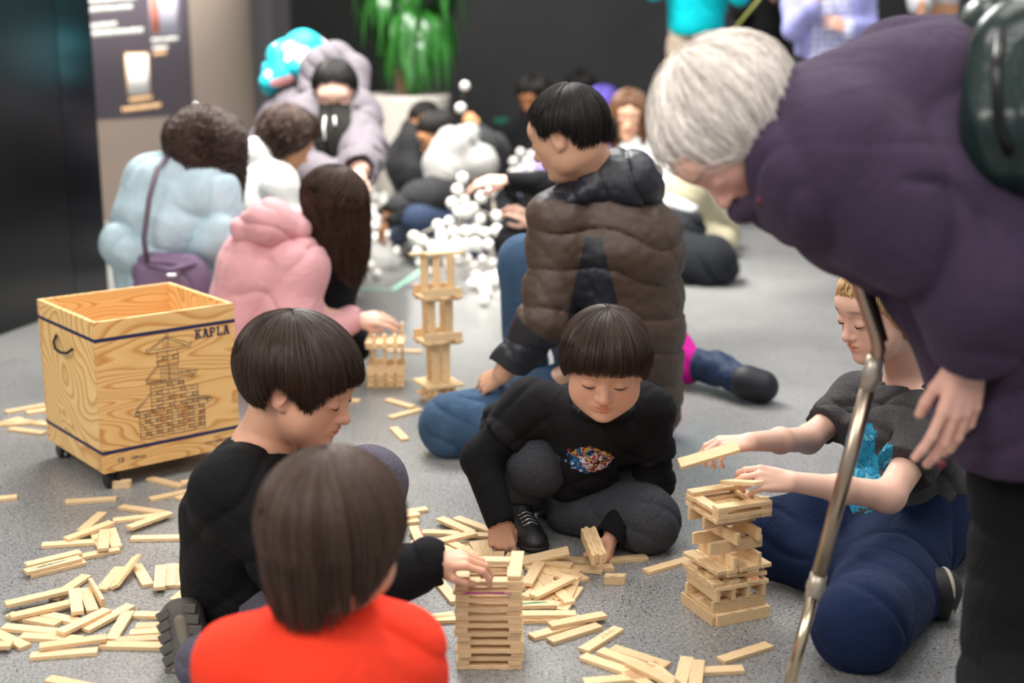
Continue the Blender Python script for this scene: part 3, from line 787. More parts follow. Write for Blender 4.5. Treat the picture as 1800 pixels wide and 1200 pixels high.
L_('c', 945, 285, 1110, 85); L_('c', 1075, 240, 1235, 0, z1=1, z2=22, roll=30); L_('c', 1380, 245, 1265, 55)
L_('c', 1480, 275, 1500, 60, z1=8); L_('c', 1590, 255, 1592, 50); L_('c', 1688, 255, 1690, 48)
L_('c', 50, 420, 620, 285, z1=10, z2=14); L_('c', 560, 320, 745, 195, z1=2)
L_('c', 722, 500, 690, 280, z1=12); L_('c', 862, 485, 785, 275, z1=2); L_('c', 958, 385, 838, 185, 'E')
L_('c', 110, 530, 650, 405, z1=9); L_('c', 150, 530, 540, 605, anchor=2); L_('c', 400, 510, 760, 590)
L_('c', 30, 628, 560, 680, z1=1); L_('c', 565, 680, 990, 475, z1=9); L_('c', 812, 650, 1200, 440, z1=1, z2=6)
L_('c', 1042, 742, 1190, 500, z1=1, z2=4); L_('c', 1230, 515, 1810, 525); L_('c', 1310, 625, 1800, 610); L_('c', 1238, 685, 1770, 655)
L_('c', 1115, 755, 1640, 725, z1=0); L_('c', 935, 795, 1520, 808); L_('c', 190, 715, 760, 745)
L_('c', 380, 810, 975, 730, z1=9, z2=10); L_('c', 285, 900, 905, 850)
L_('c', -230, 600, 240, 815, z1=0, anchor=2); L_('c', -300, 800, 110, 795, z1=8, anchor=2); L_('c', 410, 1105, 1000, 1225); L_('c', 1655, 360, 1850, 200)
marked.data = marked.data.copy()
G2 = 'pale planks scattered on the floor behind the wooden box'
for a in ((45, 735, 215, 705), (150, 740, 330, 712), (-60, 815, 90, 775), (25, 800, 200, 790), (90, 782, 240, 800), (60, 825, 220, 845), (-90, 800, 20, 795)): loose('k', *a, grp=G2)
G3 = 'loose planks in the heap between the boys'
L_ = lambda *a, **k: loose(*a, grp=G3, **k)
L_('n', -120, 245, 330, 175); L_('n', -200, 300, 250, 222, z1=7); L_('n', -180, 340, 205, 290, z1=0)
red_edge = L_('n', 200, 345, 285, 530, z1=9); L_('n', 115, 665, 225, 500, z1=0, anchor=1); L_('n', 225, 700, 275, 570, z1=2); L_('n', 320, 690, 400, 580, z1=2)
L_('n', 475, 275, 740, 392, z1=8); L_('n', 660, 280, 890, 365, z1=1); L_('n', 370, 400, 700, 408, z1=0); L_('n', 345, 510, 785, 405, z1=16, z2=20)
L_('n', 640, 415, 900, 430, z1=2); L_('n', 395, 505, 650, 625, z1=10); L_('n', 540, 490, 800, 620, z1=12); L_('n', 770, 480, 910, 690, z1=8)
L_('n', 850, 460, 965, 700, z1=9); L_('n', 690, 500, 830, 690, z1=2); L_('n', 1000, 740, 1015, 640, z1=4); L_('n', 1060, 760, 1130, 645, z1=10)
L_('n', 470, 900, 570, 1020, z1=0); L_('n', 430, 640, 620, 700, z1=0); L_('n', 900, 620, 1000, 780, z1=0)
L_('q', 115, 220, 545, 120, z1=6, z2=30, roll=-25); L_('q', 470, 180, 760, 205, z1=2); L_('q', 370, 215, 580, 238, z1=9, anchor=2); L_('q', 560, 250, 830, 278, z1=1, anchor=2)
L_('q', 870, 195, 1188, 165, z1=0, anchor=2); L_('q', 700, 262, 912, 246, z1=0, anchor=2); 
L_('q', 245, 335, 290, 260, z1=17); L_('q', 275, 445, 205, 385, z1=2); L_('q', 280, 480, 560, 340, z1=16, z2=18); L_('q', 300, 310, 400, 400, z1=8)
L_('q', 340, 375, 270, 440, z1=6); L_('q', 515, 490, 430, 405, z1=6); L_('q', 545, 480, 600, 350, z1=4); L_('q', 505, 590, 620, 425, z1=0)
green_mark = L_('q', 220, 552, 442, 548, z1=11, anchor=2); L_('q', 100, 600, 245, 590, z1=0, anchor=2); L_('q', 330, 275, 520, 330, z1=8); L_('q', 430, 270, 640, 300, z1=2, anchor=2)
L_('q', 380, 500, 450, 420, z1=2); L_('q', 230, 500, 400, 540, z1=0); L_('q', 240, 420, 380, 470, z1=0); L_('q', 450, 230, 640, 330, z1=0)
L_('q', 165, 630, 612, 628, z1=8, anchor=2); L_('q', 160, 672, 640, 665, z1=0); L_('q', 395, 720, 845, 632, z1=8, z2=8); L_('q', 260, 810, 650, 700); L_('q', 395, 850, 800, 720, z1=0)
red_mark = L_('q', 670, 925, 960, 745); L_('q', 680, 975, 1095, 1115, z1=0); L_('q', 820, 930, 1220, 1075, z1=0); L_('q', 915, 905, 1350, 1045, z1=0)
L_('q', 1085, 1035, 1390, 1185, z1=8); L_('q', 1085, 1140, 1300, 1270, z1=0); L_('q', 800, 1170, 1080, 1145, z1=0); L_('q', 1290, 1095, 1400, 1190, z1=0); L_('r', 270, 1135, 472, 1125)
L_('q', 1455, 1205, 1505, 1005, z1=8); L_('q', 1575, 1230, 1600, 1035, z1=7)
L_('m', 20, 745, 210, 705, anchor=2); L_('m', 212, 715, 450, 680, z1=0); L_('m', 420, 700, 560, 695); L_('m', 40, 745, 150, 740, z1=0, anchor=2); L_('m', 180, 810, 310, 795, anchor=2)
G4 = 'single planks lying apart on the floor'
L_ = lambda *a, **k: loose(*a, grp=G4, **k)
L_('q', 1195, 280, 1510, 190); L_('r', 432, 1075, 652, 1005); L_('r', 560, 258, 745, 285, anchor=2)
L_('p', 490, 1085, 650, 1130); L_('p', 640, 1170, 715, 1150, anchor=2); L_('p', 100, 1080, 290, 1090, anchor=2); L_('p', 960, 765, 1048, 840) if 0 else loose('f', 692, 750, 712, 770, grp=G4); L_('p', 600, 740, 720, 742, anchor=2)
def shorty(x, y, n, dirx, lab, grp, gap=.0085):
    b = G(x, y); d = nrm([dirx[0], dirx[1], 0]); nn = np.array([-d[1], d[0], 0])
    for i in range(n):
        o = plank(b + nn * gap * i + np.array([d[0] * .003 * i, 0, .0098]), d, nn, grp, lab[i], short=True, name='short_plank')
shorty(1080, 1027, 2, (1, .02), ('short pine block standing on edge, front one of the pair beside the held planks', 'short pine block standing on edge, rear one of the pair beside the held planks'), 'short blocks standing on edge')
shorty(213, 858, 2, (1, .06), ('short pine block on edge in front of the box caster', 'short pine block touching the back of the one by the box caster'), 'short blocks standing on edge')

# ------------------------------------------------------------------ crayon marks
def mark(pl_o, col, strokes, name='crayon_mark', side=1, th=.0012, label=None):
    """strokes in the plank's own frame (x along, y across), on its broad face, or on its edge when side='edge'"""
    mb = MB()
    for pts, wdt in strokes:
        P3 = []
        for x, y in pts:
            P3.append((x, y, .0041) if side == 1 else (x, -.01185, y))
        mb.tube(P3, [wdt] * len(P3), 4, True)
    V = np.concatenate(mb.V)
    ax = 2 if side == 1 else 1
    c = .0041 if side == 1 else -.01185
    V[:, ax] = c + (V[:, ax] - c) * .15
    me = bpy.data.meshes.new(name); me.from_pydata([tuple(v) for v in V], [], mb.F); me.materials.append(mat_plain(name + '_wax', col, rough=.5))
    o = bpy.data.objects.new(name, me); SC.collection.objects.link(o); o.parent = pl_o
    if label: o['label'] = label
    return o
rs = random.Random(2)
def upmark(pl_o): return 1 if pl_o.matrix_world.col[2][2] > 0 else -1
scr = [([(-.045 + i * .006, -.003 + rs.uniform(-.002, .002)), (-.015 + i * .006, .001 + rs.uniform(-.003, .003))], .0007) for i in range(9)]
mark(marked, (.03, .04, .05), scr, label='dark pencil scribble')
mark(green_mark, (.01, .16, .04), [([(-.02 + i * .003, rs.uniform(-.006, 0)), (.012 + i * .004, rs.uniform(0, .006))], .0013) for i in range(9)], label='green crayon scribble')
mark(red_edge, (.6, .02, .08), [([(-.05, .0105), (.055, .0105)], .0012)], label='magenta crayon line')
mark(red_mark, (.55, .1, .05), [([(.0, -.006), (.008, .006), (.004, -.004)], .0005), ([(.012, -.006), (.018, .005), (.022, -.004)], .0005), ([(.026, -.006), (.030, .006)], .0005), ([(.032, .004), (.038, -.005), (.036, .006)], .0005), ([(.010, .002), (.040, -.002)], .0005)], label='red crayon scribble')

# ------------------------------------------------------------------ towers
T1 = 'planks of the square tower in front of the red shirt'
rs = random.Random(21)
a = G(805.3, 1177); b = G(919.7, 1177); cen = (a + b) / 2 + np.array([0, .0585, 0]); 
NL = 21
ordn = ['lowest', 'second', 'third', 'fourth', 'fifth', 'sixth', 'seventh', 'eighth', 'ninth', 'tenth', 'eleventh', 'twelfth', 'thirteenth', 'fourteenth', 'fifteenth', 'sixteenth', 'seventeenth', 'eighteenth', 'nineteenth', 'twentieth', 'twenty-first', 'twenty-second']
tilt_off = np.zeros(2)
for i in range(NL):
    tilt_off += np.array([rs.uniform(-.0012, .0010), rs.uniform(-.001, .001)])
    z = .0078 * (i + .5) + .0002 * i
    for sgn in (-1, 1):
        jit = rs.uniform(-.0022, .0022); ja = rs.uniform(-.03, .03)
        if i % 2 == 0: mid = (cen[0] + tilt_off[0] + rs.uniform(-.003, .003), cen[1] + tilt_off[1] + sgn * .0465 + jit, z); d = (1, ja, 0); wh = 'front' if sgn < 0 else 'back'
        else: mid = (cen[0] + tilt_off[0] + sgn * .0465 + jit, cen[1] + tilt_off[1] + rs.uniform(-.003, .003), z); d = (ja, 1, 0); wh = 'left side' if sgn < 0 else 'right side'
        o = plank(mid, d, (0, 0, 1), T1, 'pine plank on the %s of the tower by the red shirt, %s layer' % (wh, ordn[i]))
        if i == NL - 3 and sgn < 0: mark(o, (.5, .02, .3), [([(-.04, -.001), (.03, .0012)], .0012), ([(-.035, .0012), (.045, -.001)], .0009)], side='edge', label='magenta crayon line on its edge')
ztop = .0080 * NL
plank((cen[0] + .045, cen[1] + .002, ztop + .0045), (.06, 1, 0), (0, 0, 1), T1, 'topmost pine plank of the tower by the red shirt, pointing at the viewer')
held_top = (cen[0] - .045, cen[1] - .0)
plank((cen[0] - .047, cen[1] + .0, ztop + .0041), (.02, 1, 0), (0, 0, 1), T1, 'pine plank under the fingers on the tower by the red shirt')
# right tower
T2 = 'planks of the wide tower the blond child builds'
rf = G(1120 + 383 / 2.858, 780 + 925 / 2.858); rr = G(1120 + 655 / 2.858, 780 + 872 / 2.858); ex = nrm(rr - rf); ex[2] = 0; ey = np.array([-ex[1], ex[0], 0])
o0 = rf + ex * .0625 + ey * .0625
rs = random.Random(8)
cnt = {}
TIERS = ['base frame', 'bottom deck', 'lower wall', 'arcade', 'wide lower shelf', 'crossed low layer', 'crossed upper layer', 'middle layer', 'wide middle shelf', 'first pair of upright planks', 'second pair of upright planks', 'third pair of upright planks', 'fourth pair of upright planks', 'upper deck', 'lower rim', 'middle rim', 'top rim']
WH = {}
def tp_(u, v, z, along, st, tier, rot=0., off=(0, 0)):
    """u,v in the tower frame, along 'x' (right face) or 'y' (left face)"""
    hgt = .0078 if st == 'F' else .0234
    d = ex if along == 'x' else ey; ca, sa = math.cos(rot), math.sin(rot); d = d * ca + np.cross([0, 0, 1], d) * sa
    nz = (0, 0, 1) if st == 'F' else np.cross([0, 0, 1], d)
    mid = o0 + ex * (u + off[0]) + ey * (v + off[1]) + np.array([0, 0, z + hgt / 2])
    o = plank(mid, d, nz, T2); WH.setdefault(tier, []).append((o, along, u, v)); return o
z = 0
for v in (-.0585,): tp_(.004, v, 0, 'x', 'E', 0)
tp_(-.0585, .004, 0, 'y', 'E', 0); tp_(0, .0585, 0, 'x', 'E', 0); tp_(.0585, .004, 0, 'y', 'E', 0)
for i in range(5): tp_(-.048 + i * .024, .004, .0156, 'y', 'F', 1, off=(0, rs.uniform(-.002, .002)))
z = .0235
tp_(0, -.048, z, 'x', 'E', 2); tp_(0, .05, z, 'x', 'E', 2)
for i, u in enumerate((-.050, -.028, -.006, .02, .05)): tp_(u, .0, z + .0001, 'y', 'E', 2, off=(0, .010)) if 0 else None
z += .0236
for u in (-.050, -.018, .016, .050): tp_(u, 0, z, 'y', 'E', 3, rs.uniform(-.02, .02))
z += .0236
for i in range(5): tp_(0, -.049 + i * .0245, z, 'x', 'F', 4, rs.uniform(-.015, .015), off=(rs.uniform(-.003, .003), 0))
z += .0080
red_dot = tp_(.035, -.01, z, 'y', 'F', 5, -.25); tp_(-.02, .0, z, 'y', 'F', 5, .1); tp_(-.052, .0, z, 'y', 'F', 5, .0)
z += .0080
tp_(0, -.035, z, 'x', 'F', 6, -.22); tp_(0, .03, z, 'x', 'F', 6, .1); z += .0080
tp_(-.03, 0, z, 'y', 'F', 7, .15); tp_(.03, 0, z, 'y', 'F', 7, -.1); z += .0080
for i in range(5): tp_(-.049 + i * .0245, 0, z, 'y' if i else 'y', 'F', 8, .05 + rs.uniform(-.02, .02), off=(0, rs.uniform(-.004, .004)))
z += .0080
tp_(-.022, -.002, z, 'y', 'E', 9, .06); tp_(.036, .0, z, 'y', 'E', 9, .02); z += .0236
tp_(.0, -.03, z, 'x', 'E', 10, .02); tp_(-.0, .03, z, 'x', 'E', 10, .0); z += .0236
tp_(-.018, -.004, z, 'y', 'E', 11, .07); tp_(.036, .004, z, 'y', 'E', 11, .02); z += .0236
tp_(-.005, -.012, z, 'x', 'E', 12, .03); tp_(-.005, .04, z, 'x', 'E', 12, .0); z += .0236
for i in range(5): tp_(-.049 + i * .0245, -.0, z, 'y', 'F', 13, -.02, off=(0, rs.uniform(-.003, .003)))
z += .0080
for tt in (14, 15, 16):
    al = 'x' if tt % 2 == 0 else 'y'
    for sgn in (-1, 1): tp_(0 if al == 'x' else sgn * .048, sgn * .048 if al == 'x' else 0, z, al, 'F', tt, rs.uniform(-.02, .02))
    z += .0080
ZT2 = z
for ti, lst in WH.items():
    for along in 'xy':
        l2 = sorted([q for q in lst if q[1] == along], key=lambda q: q[3] if along == 'x' else q[2])
        for i, q in enumerate(l2):
            if along == 'x': w_ = 'nearest the viewer' if i == 0 else ('furthest back' if i == len(l2) - 1 else ordn[i] + ' from the front')
            else: w_ = 'leftmost' if i == 0 else ('rightmost' if i == len(l2) - 1 else ordn[i] + ' from the left')
            q[0]['label'] = 'pine plank in the %s of the wide tower, %s' % (TIERS[ti], w_)
mark(red_dot, (.7, .05, .02), [([(-.055, -.008), (-.056, .006)], .002)], label='red crayon end')
# far tall tower
T3 = 'planks of the tall thin tower in the middle of the floor'
fb = G(771, 705); rs = random.Random(4)
def tq(dx, dy, z, d, st, lab, yaw=0):
    d = np.array(d, float); hgt = {'F': .0078, 'E': .0234, 'V': .117}[st]; Rz = rotz(yaw)
    if st == 'V': ax, nz = (0, 0, 1), Rz @ np.array([0, 1., 0])
    else: ax = Rz @ d; nz = (0, 0, 1) if st == 'F' else np.cross([0, 0, 1], ax)
    plank(fb + Rz @ np.array([dx, dy, 0]) + np.array([0, 0, z + hgt / 2]), ax, nz, T3, lab)
yw = math.radians(25); yw2 = math.radians(-5)
X, Y = (1, 0, 0), (0, 1, 0)
for s_, l_ in ((-1, 'left'), (1, 'right')): tq(s_ * .03, 0, 0, Y, 'E', 'foot plank on edge at the %s under the tall thin tower' % l_, yw)
for s_, l_ in ((-1, 'front'), (1, 'back')): tq(0, s_ * .03, .0235, X, 'F', 'flat %s plank just above the feet of the tall thin tower' % l_, yw)
for s_, l_ in ((-1, 'left'), (1, 'right')): tq(s_ * .03, 0, .0315, Y, 'E', 'low plank on edge at the %s of the tall thin tower' % l_, yw)
for i in range(4): tq(0, -.05 + i * .033, .055, X, 'F', 'base platform plank of the tall thin tower, %s from the front' % ordn[i + 1].replace('second', 'first').replace('third', 'second').replace('fourth', 'third').replace('fifth', 'fourth'), yw)
z = .063; pos = [(-.028, -.022), (.028, -.022), (-.028, .022), (.028, .022)]; pn = ['front left', 'front right', 'back left', 'back right']
for st_i, (stn, yy) in enumerate((('lower', yw), ('middle', yw))):
    for (u, v), n_ in zip(pos, pn): tq(u * (1 if st_i else .6), v, z, None or Y, 'V', 'upright %s post of the %s storey of the tall thin tower' % (n_, stn), yy)
    z += .1172
    for s_, l_ in ((-1, 'front'), (1, 'back')): tq(0, s_ * .028, z, X, 'F', 'flat %s plank on the %s storey of the tall thin tower' % (l_, stn), yy)
    z += .008
    for s_, l_ in ((-1, 'left'), (1, 'right')): tq(s_ * .048, 0, z, Y, 'F', 'flat %s side plank on the %s storey of the tall thin tower' % (l_, stn), yy)
    z += .008
    for s_, l_ in ((-1, 'front'), (1, 'back')): tq(.0, s_ * .045, z, X, 'E', '%s rail plank on edge above the %s storey of the tall thin tower' % (l_, stn), yy)
for (u, v), n_ in zip([(-.036, -.01), (.0, -.01), (.04, .0)], ('left', 'middle', 'right')): tq(u, v, z, Y, 'V', 'upright %s post at the top of the tall thin tower' % n_, yw2)
z += .1172
tq(-.025, .0, z, (.9, .45, 0), 'F', 'left capping plank on top of the tall thin tower', 0); tq(.022, 0, z, (.9, .45, 0), 'F', 'right capping plank on top of the tall thin tower', 0)
# small comb-like building
T4 = 'planks of the small comb shaped building under the pink sleeve'
fb = G(678, 682); z = 0; yw3 = math.radians(2)
def t4(dx, dy, z, d, st, lab):
    hgt = {'F': .0078, 'E': .0234, 'V': .117}[st]; Rz = rotz(yw3)
    if st == 'V': ax, nz = (0, 0, 1), Rz @ np.array([1., 0, 0])
    else: ax = Rz @ np.array(d, float); nz = (0, 0, 1) if st == 'F' else np.cross([0, 0, 1], ax)
    plank(fb + Rz @ np.array([dx, dy + .05, 0]) + np.array([0, 0, z + hgt / 2]), ax, nz, T4, lab)
for k in range(3):
    for s_, l_ in ((-1, 'front'), (1, 'back')): t4(0, s_ * .04, z, X, 'F' if 0 else 'F', '%s long plank in %s course of the comb shaped building' % (l_, ordn[k]))
    z += .0079
    for i in range(4): t4(-.045 + i * .03, 0, z, Y, 'F', '%s cross plank in %s course of the comb shaped building' % (('left end', 'left inner', 'right inner', 'right end')[i], ordn[k]))
    z += .0079
for s_, l_ in ((-1, 'front'), (1, 'back')): t4(0, s_ * .047, z, X, 'E', '%s wall plank on edge of the comb shaped building' % l_)
for i in range(3):
    t4(-.034 + i * .032, -.02, z, None, 'V', '%s upright tooth of the comb shaped building' % ('left', 'middle', 'right')[i])
z += .0236
z2 = .0474 + .07
for i in range(4): t4(-.049 + i * .032, .0, z2 + .02, Y, 'F', '%s roof plank of the comb shaped building' % ('left end', 'left inner', 'right inner', 'right end')[i])
for s_, l_ in ((-1, 'front'), (1, 'back')): t4(0, s_ * .045, z2 + .010, X, 'F', '%s roof beam of the comb shaped building' % l_)
for u in (-.05, .05): t4(u, .045, z, None, 'V', '%s rear post of the comb shaped building' % ('left' if u < 0 else 'right'))
# ------------------------------------------------------------------ wooden storage box on casters
bx = empty('storage_box', (-.988, 3.14, 0), 'open pine plywood storage box on casters printed with a castle drawing', 'box')
BW, BD, BZ0, BZ1, BT = .368, .363, .046, .422, .012
bu = nrm((.286, .232, 0)); bv = np.array([-bu[1], bu[0], 0]); b0 = np.array([-.988, 3.143, 0])
RB = np.stack([bu, bv, [0, 0, 1]], 1)
def bp(u, v, z): return b0 + bu * u + bv * v + np.array([0, 0, z])
def mat_ply(name, axis, sc, seed, g=(1, 1, 1)):
    m, nt, p = new_mat(name); p.inputs['Roughness'].default_value = .5
    tc = N(nt, 'ShaderNodeTexCoord'); mp = N(nt, 'ShaderNodeMapping'); mp.inputs['Scale'].default_value = sc; mp.inputs['Location'].default_value = (seed, seed * .7, 0)
    mp.inputs['Rotation'].default_value = (0, 0, -math.atan2(bu[1], bu[0]))
    mp.vector_type = 'POINT'
    # rotate into the box frame first, then stretch
    mp.inputs['Scale'].default_value = (1, 1, 1); mp.inputs['Location'].default_value = (0, 0, 0)
    mp2 = N(nt, 'ShaderNodeMapping'); mp2.inputs['Scale'].default_value = sc; mp2.inputs['Location'].default_value = (seed, seed * .7, seed * .3)
    nt.links.new(tc.outputs['Object'], mp.inputs[0]); nt.links.new(mp.outputs[0], mp2.inputs[0])
    nz = N(nt, 'ShaderNodeTexNoise', Scale=1.); nz.inputs['Detail'].default_value = 1.2; nz.inputs['Distortion'].default_value = .35
    nt.links.new(mp2.outputs[0], nz.inputs['Vector'])
    ml = N(nt, 'ShaderNodeMath', operation='MULTIPLY'); ml.inputs[1].default_value = 26.
    fr = N(nt, 'ShaderNodeMath', operation='FRACT'); nt.links.new(nz.outputs['Fac'], ml.inputs[0]); nt.links.new(ml.outputs[0], fr.inputs[0])
    cr = N(nt, 'ShaderNodeValToRGB'); e = cr.color_ramp.elements
    e[0].position = 0; e[0].color = (.80, .50, .20, 1); e[1].position = 1; e[1].color = (.76, .45, .17, 1)
    k = e.new(.55); k.color = (.75, .44, .16, 1); k = e.new(.82); k.color = (.56, .255, .07, 1); k = e.new(.92); k.color = (.66, .34, .11, 1)
    for q_ in e: q_.color = (q_.color[0] * g[0], q_.color[1] * g[1], q_.color[2] * g[2], 1)
    nt.links.new(fr.outputs[0], cr.inputs[0]); nt.links.new(cr.outputs[0], p.inputs['Base Color'])
    return m
m_plyf = mat_ply('plywood_front', 0, (1.8, 3., 9.), 3.1); m_plys_lit = mat_ply('plywood_side_lit', 1, (3., 3.4, 4.4), 8.4, (1.14, 1.24, 1.3))  # side plywood: light from the left is put into its brighter colour
def panel(name, u0, u1, v0, v1, z0, z1, mat):
    return MB().box(bp((u0 + u1) / 2, (v0 + v1) / 2, (z0 + z1) / 2), (u1 - u0, v1 - v0, z1 - z0), RB).build(name, mat, bx, bevel=.0012)
pf = panel('front_panel', 0, BW, 0, BT, BZ0, BZ1, m_plyf); panel('back_panel', 0, BW, BD - BT, BD, BZ0, BZ1, m_plyf)
psd = panel('side_panel', 0, BT, BT, BD - BT, BZ0, BZ1, m_plys_lit); panel('side_panel', BW - BT, BW, BT, BD - BT, BZ0, BZ1, m_plys_lit)
panel('bottom_panel', BT, BW - BT, BT, BD - BT, BZ0, BZ0 + .012, m_plys_lit)
m_navy = mat_plain('navy_ink', (.015, .015, .07), rough=.55)
for z in (BZ1 - .045, BZ0 + .052):
    mb = MB(); e_ = .0006; hh = .0085 if z > .2 else .0085
    mb.box(bp(BW / 2, -e_ / 2, z), (BW + 2 * e_, e_, hh), RB); mb.box(bp(-e_ / 2, BD / 2, z), (e_, BD, hh), RB)
    mb.box(bp(BW / 2, BD + e_ / 2, z), (BW, e_, hh), RB); mb.box(bp(BW + e_ / 2, BD / 2, z), (e_, BD, hh), RB)
    mb.build('navy_band', m_navy, bx)
# cord handle on the left side
hp = [bp(-.003, .235, .352), bp(-.012, .233, .335), bp(-.016, .215, .322), bp(-.016, .185, .318), bp(-.014, .15, .322), bp(-.012, .137, .327), bp(-.002, .135, .335)]
MB().tube(hp, .0035, 8).build('rope_handle', mat_plain('navy_cord', (.01, .01, .02), rough=.8), bx, smooth=True)
m_cast = mat_plain('caster_black', (.008, .008, .008), rough=.4)
for u, v in ((.03, .03), (BW - .03, .03), (.03, BD - .03), (BW - .03, BD - .03)):
    mb = MB(); c = bp(u, v, .021)
    for s_ in (-1, 1): mb.lathe([(0, -.006), (.016, -.006), (.0205, -.003), (.0205, .003), (.016, .006), (0, .006)], c + bu * s_ * .011, 20, RB @ np.array(Matrix.Rotation(math.pi / 2, 3, 'Y')))
    mb.box(bp(u, v, .043), (.036, .036, .004), RB); mb.box(bp(u, v, .034), (.018, .022, .018), RB)
    mb.build('caster', m_cast, bx, smooth=False)
# printing on the front: everything lies 0.4 mm proud of the panel
def ink(name, segs, wdt, mat=m_navy, fills=()):
    mb = MB()
    for (x0, z0, x1, z1) in segs:
        a = bp(x0, -.0004, z0); b = bp(x1, -.0004, z1); d = b - a; L = np.linalg.norm(d); 
        if L < 1e-6: continue
        d /= L; n = np.cross(d, -bv); mb.box((a + b) / 2, (L + wdt, .0006, wdt), np.stack([d, bv, n], 1))
    for poly in fills:
        V = [bp(x, -.0007, z) for x, z in poly] + [bp(x, .0002, z) for x, z in poly]; n = len(poly)
        mb.add(V, [tuple(range(n))] + [tuple(range(n, 2 * n))[::-1]] + [(i, i + n, (i + 1) % n + n, (i + 1) % n) for i in range(n)])
    return mb.build(name, mat, bx)
def rect(x0, z0, x1, z1): return [(x0, z0, x1, z0), (x1, z0, x1, z1), (x1, z1, x0, z1), (x0, z1, x0, z0)]
# front-face frame: fx 0..1 from left edge, fz 0..1 from bottom
fx = lambda a: a * BW; fz = lambda b: BZ0 + (b if b < .18 or b == .795 else .17 + (b - .18) * .93) * (BZ1 - BZ0)
sg = []
def R_(x0, z0, x1, z1): sg.extend(rect(fx(x0), fz(z0), fx(x1), fz(z1)))
def L2(x0, z0, x1, z1): sg.append((fx(x0), fz(z0), fx(x1), fz(z1)))
rs = random.Random(9)
# stacked body of the castle: courses of planks
def courses(x0, x1, z0, z1, rows):
    for r in range(rows):
        a = z0 + (z1 - z0) * r / rows; b = z0 + (z1 - z0) * (r + 1) / rows; L2(x0, a, x1, a)
        nx = max(2, int((x1 - x0) / .07)); sh = (r % 2) * .5
        for i in range(nx):
            xx = x0 + (x1 - x0) * (i + sh) / nx
            if x0 < xx < x1: L2(xx, a, xx, b)
            if r % 2 and rs.random() < .75: R_(xx + .006, a + .004, min(xx + .035, x1), b - .004)
    L2(x0, z0, x0, z1); L2(x1, z0, x1, z1); L2(x0, z1, x1, z1)
courses(.27, .74, .19, .37, 8); courses(.36, .70, .37, .52, 6); courses(.36, .60, .52, .57, 2)
courses(.44, .56, .585, .70, 1); courses(.42, .57, .70, .80, 3)
for i in range(8): L2(.44 + .12 * i / 7, .57, .44 + .12 * i / 7, .70)
for (x0, z0, x1, z1) in ((.25, .40, .36, .50), (.33, .60, .43, .70), (.62, .43, .79, .40), (.57, .64, .70, .60)):
    L2(x0, z0, x1, z1); L2(x0, z0 + .015, x1, z1 + .02); L2(x0, z0 - .012, x0 + .14 if x1 > x0 + .05 else x1, z0 - .012)
R_(.60, .37, .77, .40); R_(.25, .37, .37, .395); R_(.34, .585, .44, .60); R_(.57, .585, .68, .60); R_(.76, .385, .80, .41); R_(.24, .365, .27, .40)
L2(.35, .82, .49, .905); L2(.355, .805, .49, .895); L2(.49, .905, .66, .83); L2(.49, .892, .65, .81); L2(.35, .80, .66, .80); L2(.40, .82, .62, .82); L2(.49, .82, .49, .95); L2(.505, .82, .505, .93); L2(.47, .82, .47, .89)
L2(.34, .80, .35, .835); L2(.66, .80, .67, .85)
ink('castle_drawing', sg, .0011, mat_plain('print_ink', (.10, .065, .06), rough=.6))
# KAPLA in slab letters
def letters(x, z, hgt, wdt):
    out = []; st = .26; sf = .16
    def rc(a, b, c, d): out.append([(x + a * wdt, z + b * hgt), (x + c * wdt, z + b * hgt), (x + c * wdt, z + d * hgt), (x + a * wdt, z + d * hgt)])
    def q(*p): out.append([(x + a * wdt, z + b * hgt) for a, b in p])
    for i, ch in enumerate('KAPLA'):
        x0 = x; 
        if ch == 'K':
            rc(.12, 0, .12 + st, 1); rc(0, 0, .5, sf); rc(0, 1 - sf, .5, 1); q((.38, .42), (.7, .95), (.95, .95), (.5, .3)); q((.42, .5), (.62, .55), (1.0, .05), (.72, .05)); rc(.62, 0, 1.05, sf); rc(.6, 1 - sf, 1.0, 1)
        if ch == 'A':
            q((.12, .05), (.34, .05), (.62, 1), (.4, 1)); q((.44, 1), (.72, 1), (1.0, .05), (.7, .05)); rc(.3, .28, .8, .42); rc(0, 0, .42, sf); rc(.62, 0, 1.1, sf); rc(.28, 1 - sf, .66, 1)
        if ch == 'P':
            rc(.12, 0, .12 + st, 1); rc(0, 0, .5, sf); rc(0, 1 - sf, .8, 1); rc(.3, .42, .8, .56); q((.7, .48), (.95, .6), (.95, .88), (.7, .98))
        if ch == 'L':
            rc(.12, 0, .12 + st, 1); rc(0, 0, .9, sf); rc(0, 1 - sf, .5, 1); rc(.74, 0, .92, .34)
        x = x0 + wdt * (1.2 if ch != 'L' else 1.08)
    return out
ink('brand_lettering', [], .001, fills=letters(fx(.70), fz(.795), .0235, .0165))
def text(s, x, z, size, nm):
    cu = bpy.data.curves.new(nm, 'FONT'); cu.body = s; cu.size = size; cu.extrude = .0002; cu.materials.append(m_navy)
    o = bpy.data.objects.new(nm, cu); SC.collection.objects.link(o)
    Mw = Matrix([[bu[0], 0, -bv[0], 0], [bu[1], 0, -bv[1], 0], [0, 1, 0, 0], [0, 0, 0, 1]]).to_4x4(); Mw = Matrix(((bu[0], 0, -bv[0], 0), (bu[1], 0, -bv[1], 0), (0, 1, 0, 0), (0, 0, 0, 1)))
    p = bp(x, -.0007, z); Mw.translation = Vector(p - np.array(bx['_o'])); o.parent = bx; o.matrix_local = Mw
    me = bpy.data.meshes.new_from_object(o); m2 = bpy.data.objects.new(nm, me); SC.collection.objects.link(m2); m2.parent = bx; m2.matrix_local = Mw; bpy.data.objects.remove(o); m2.name = nm; return m2
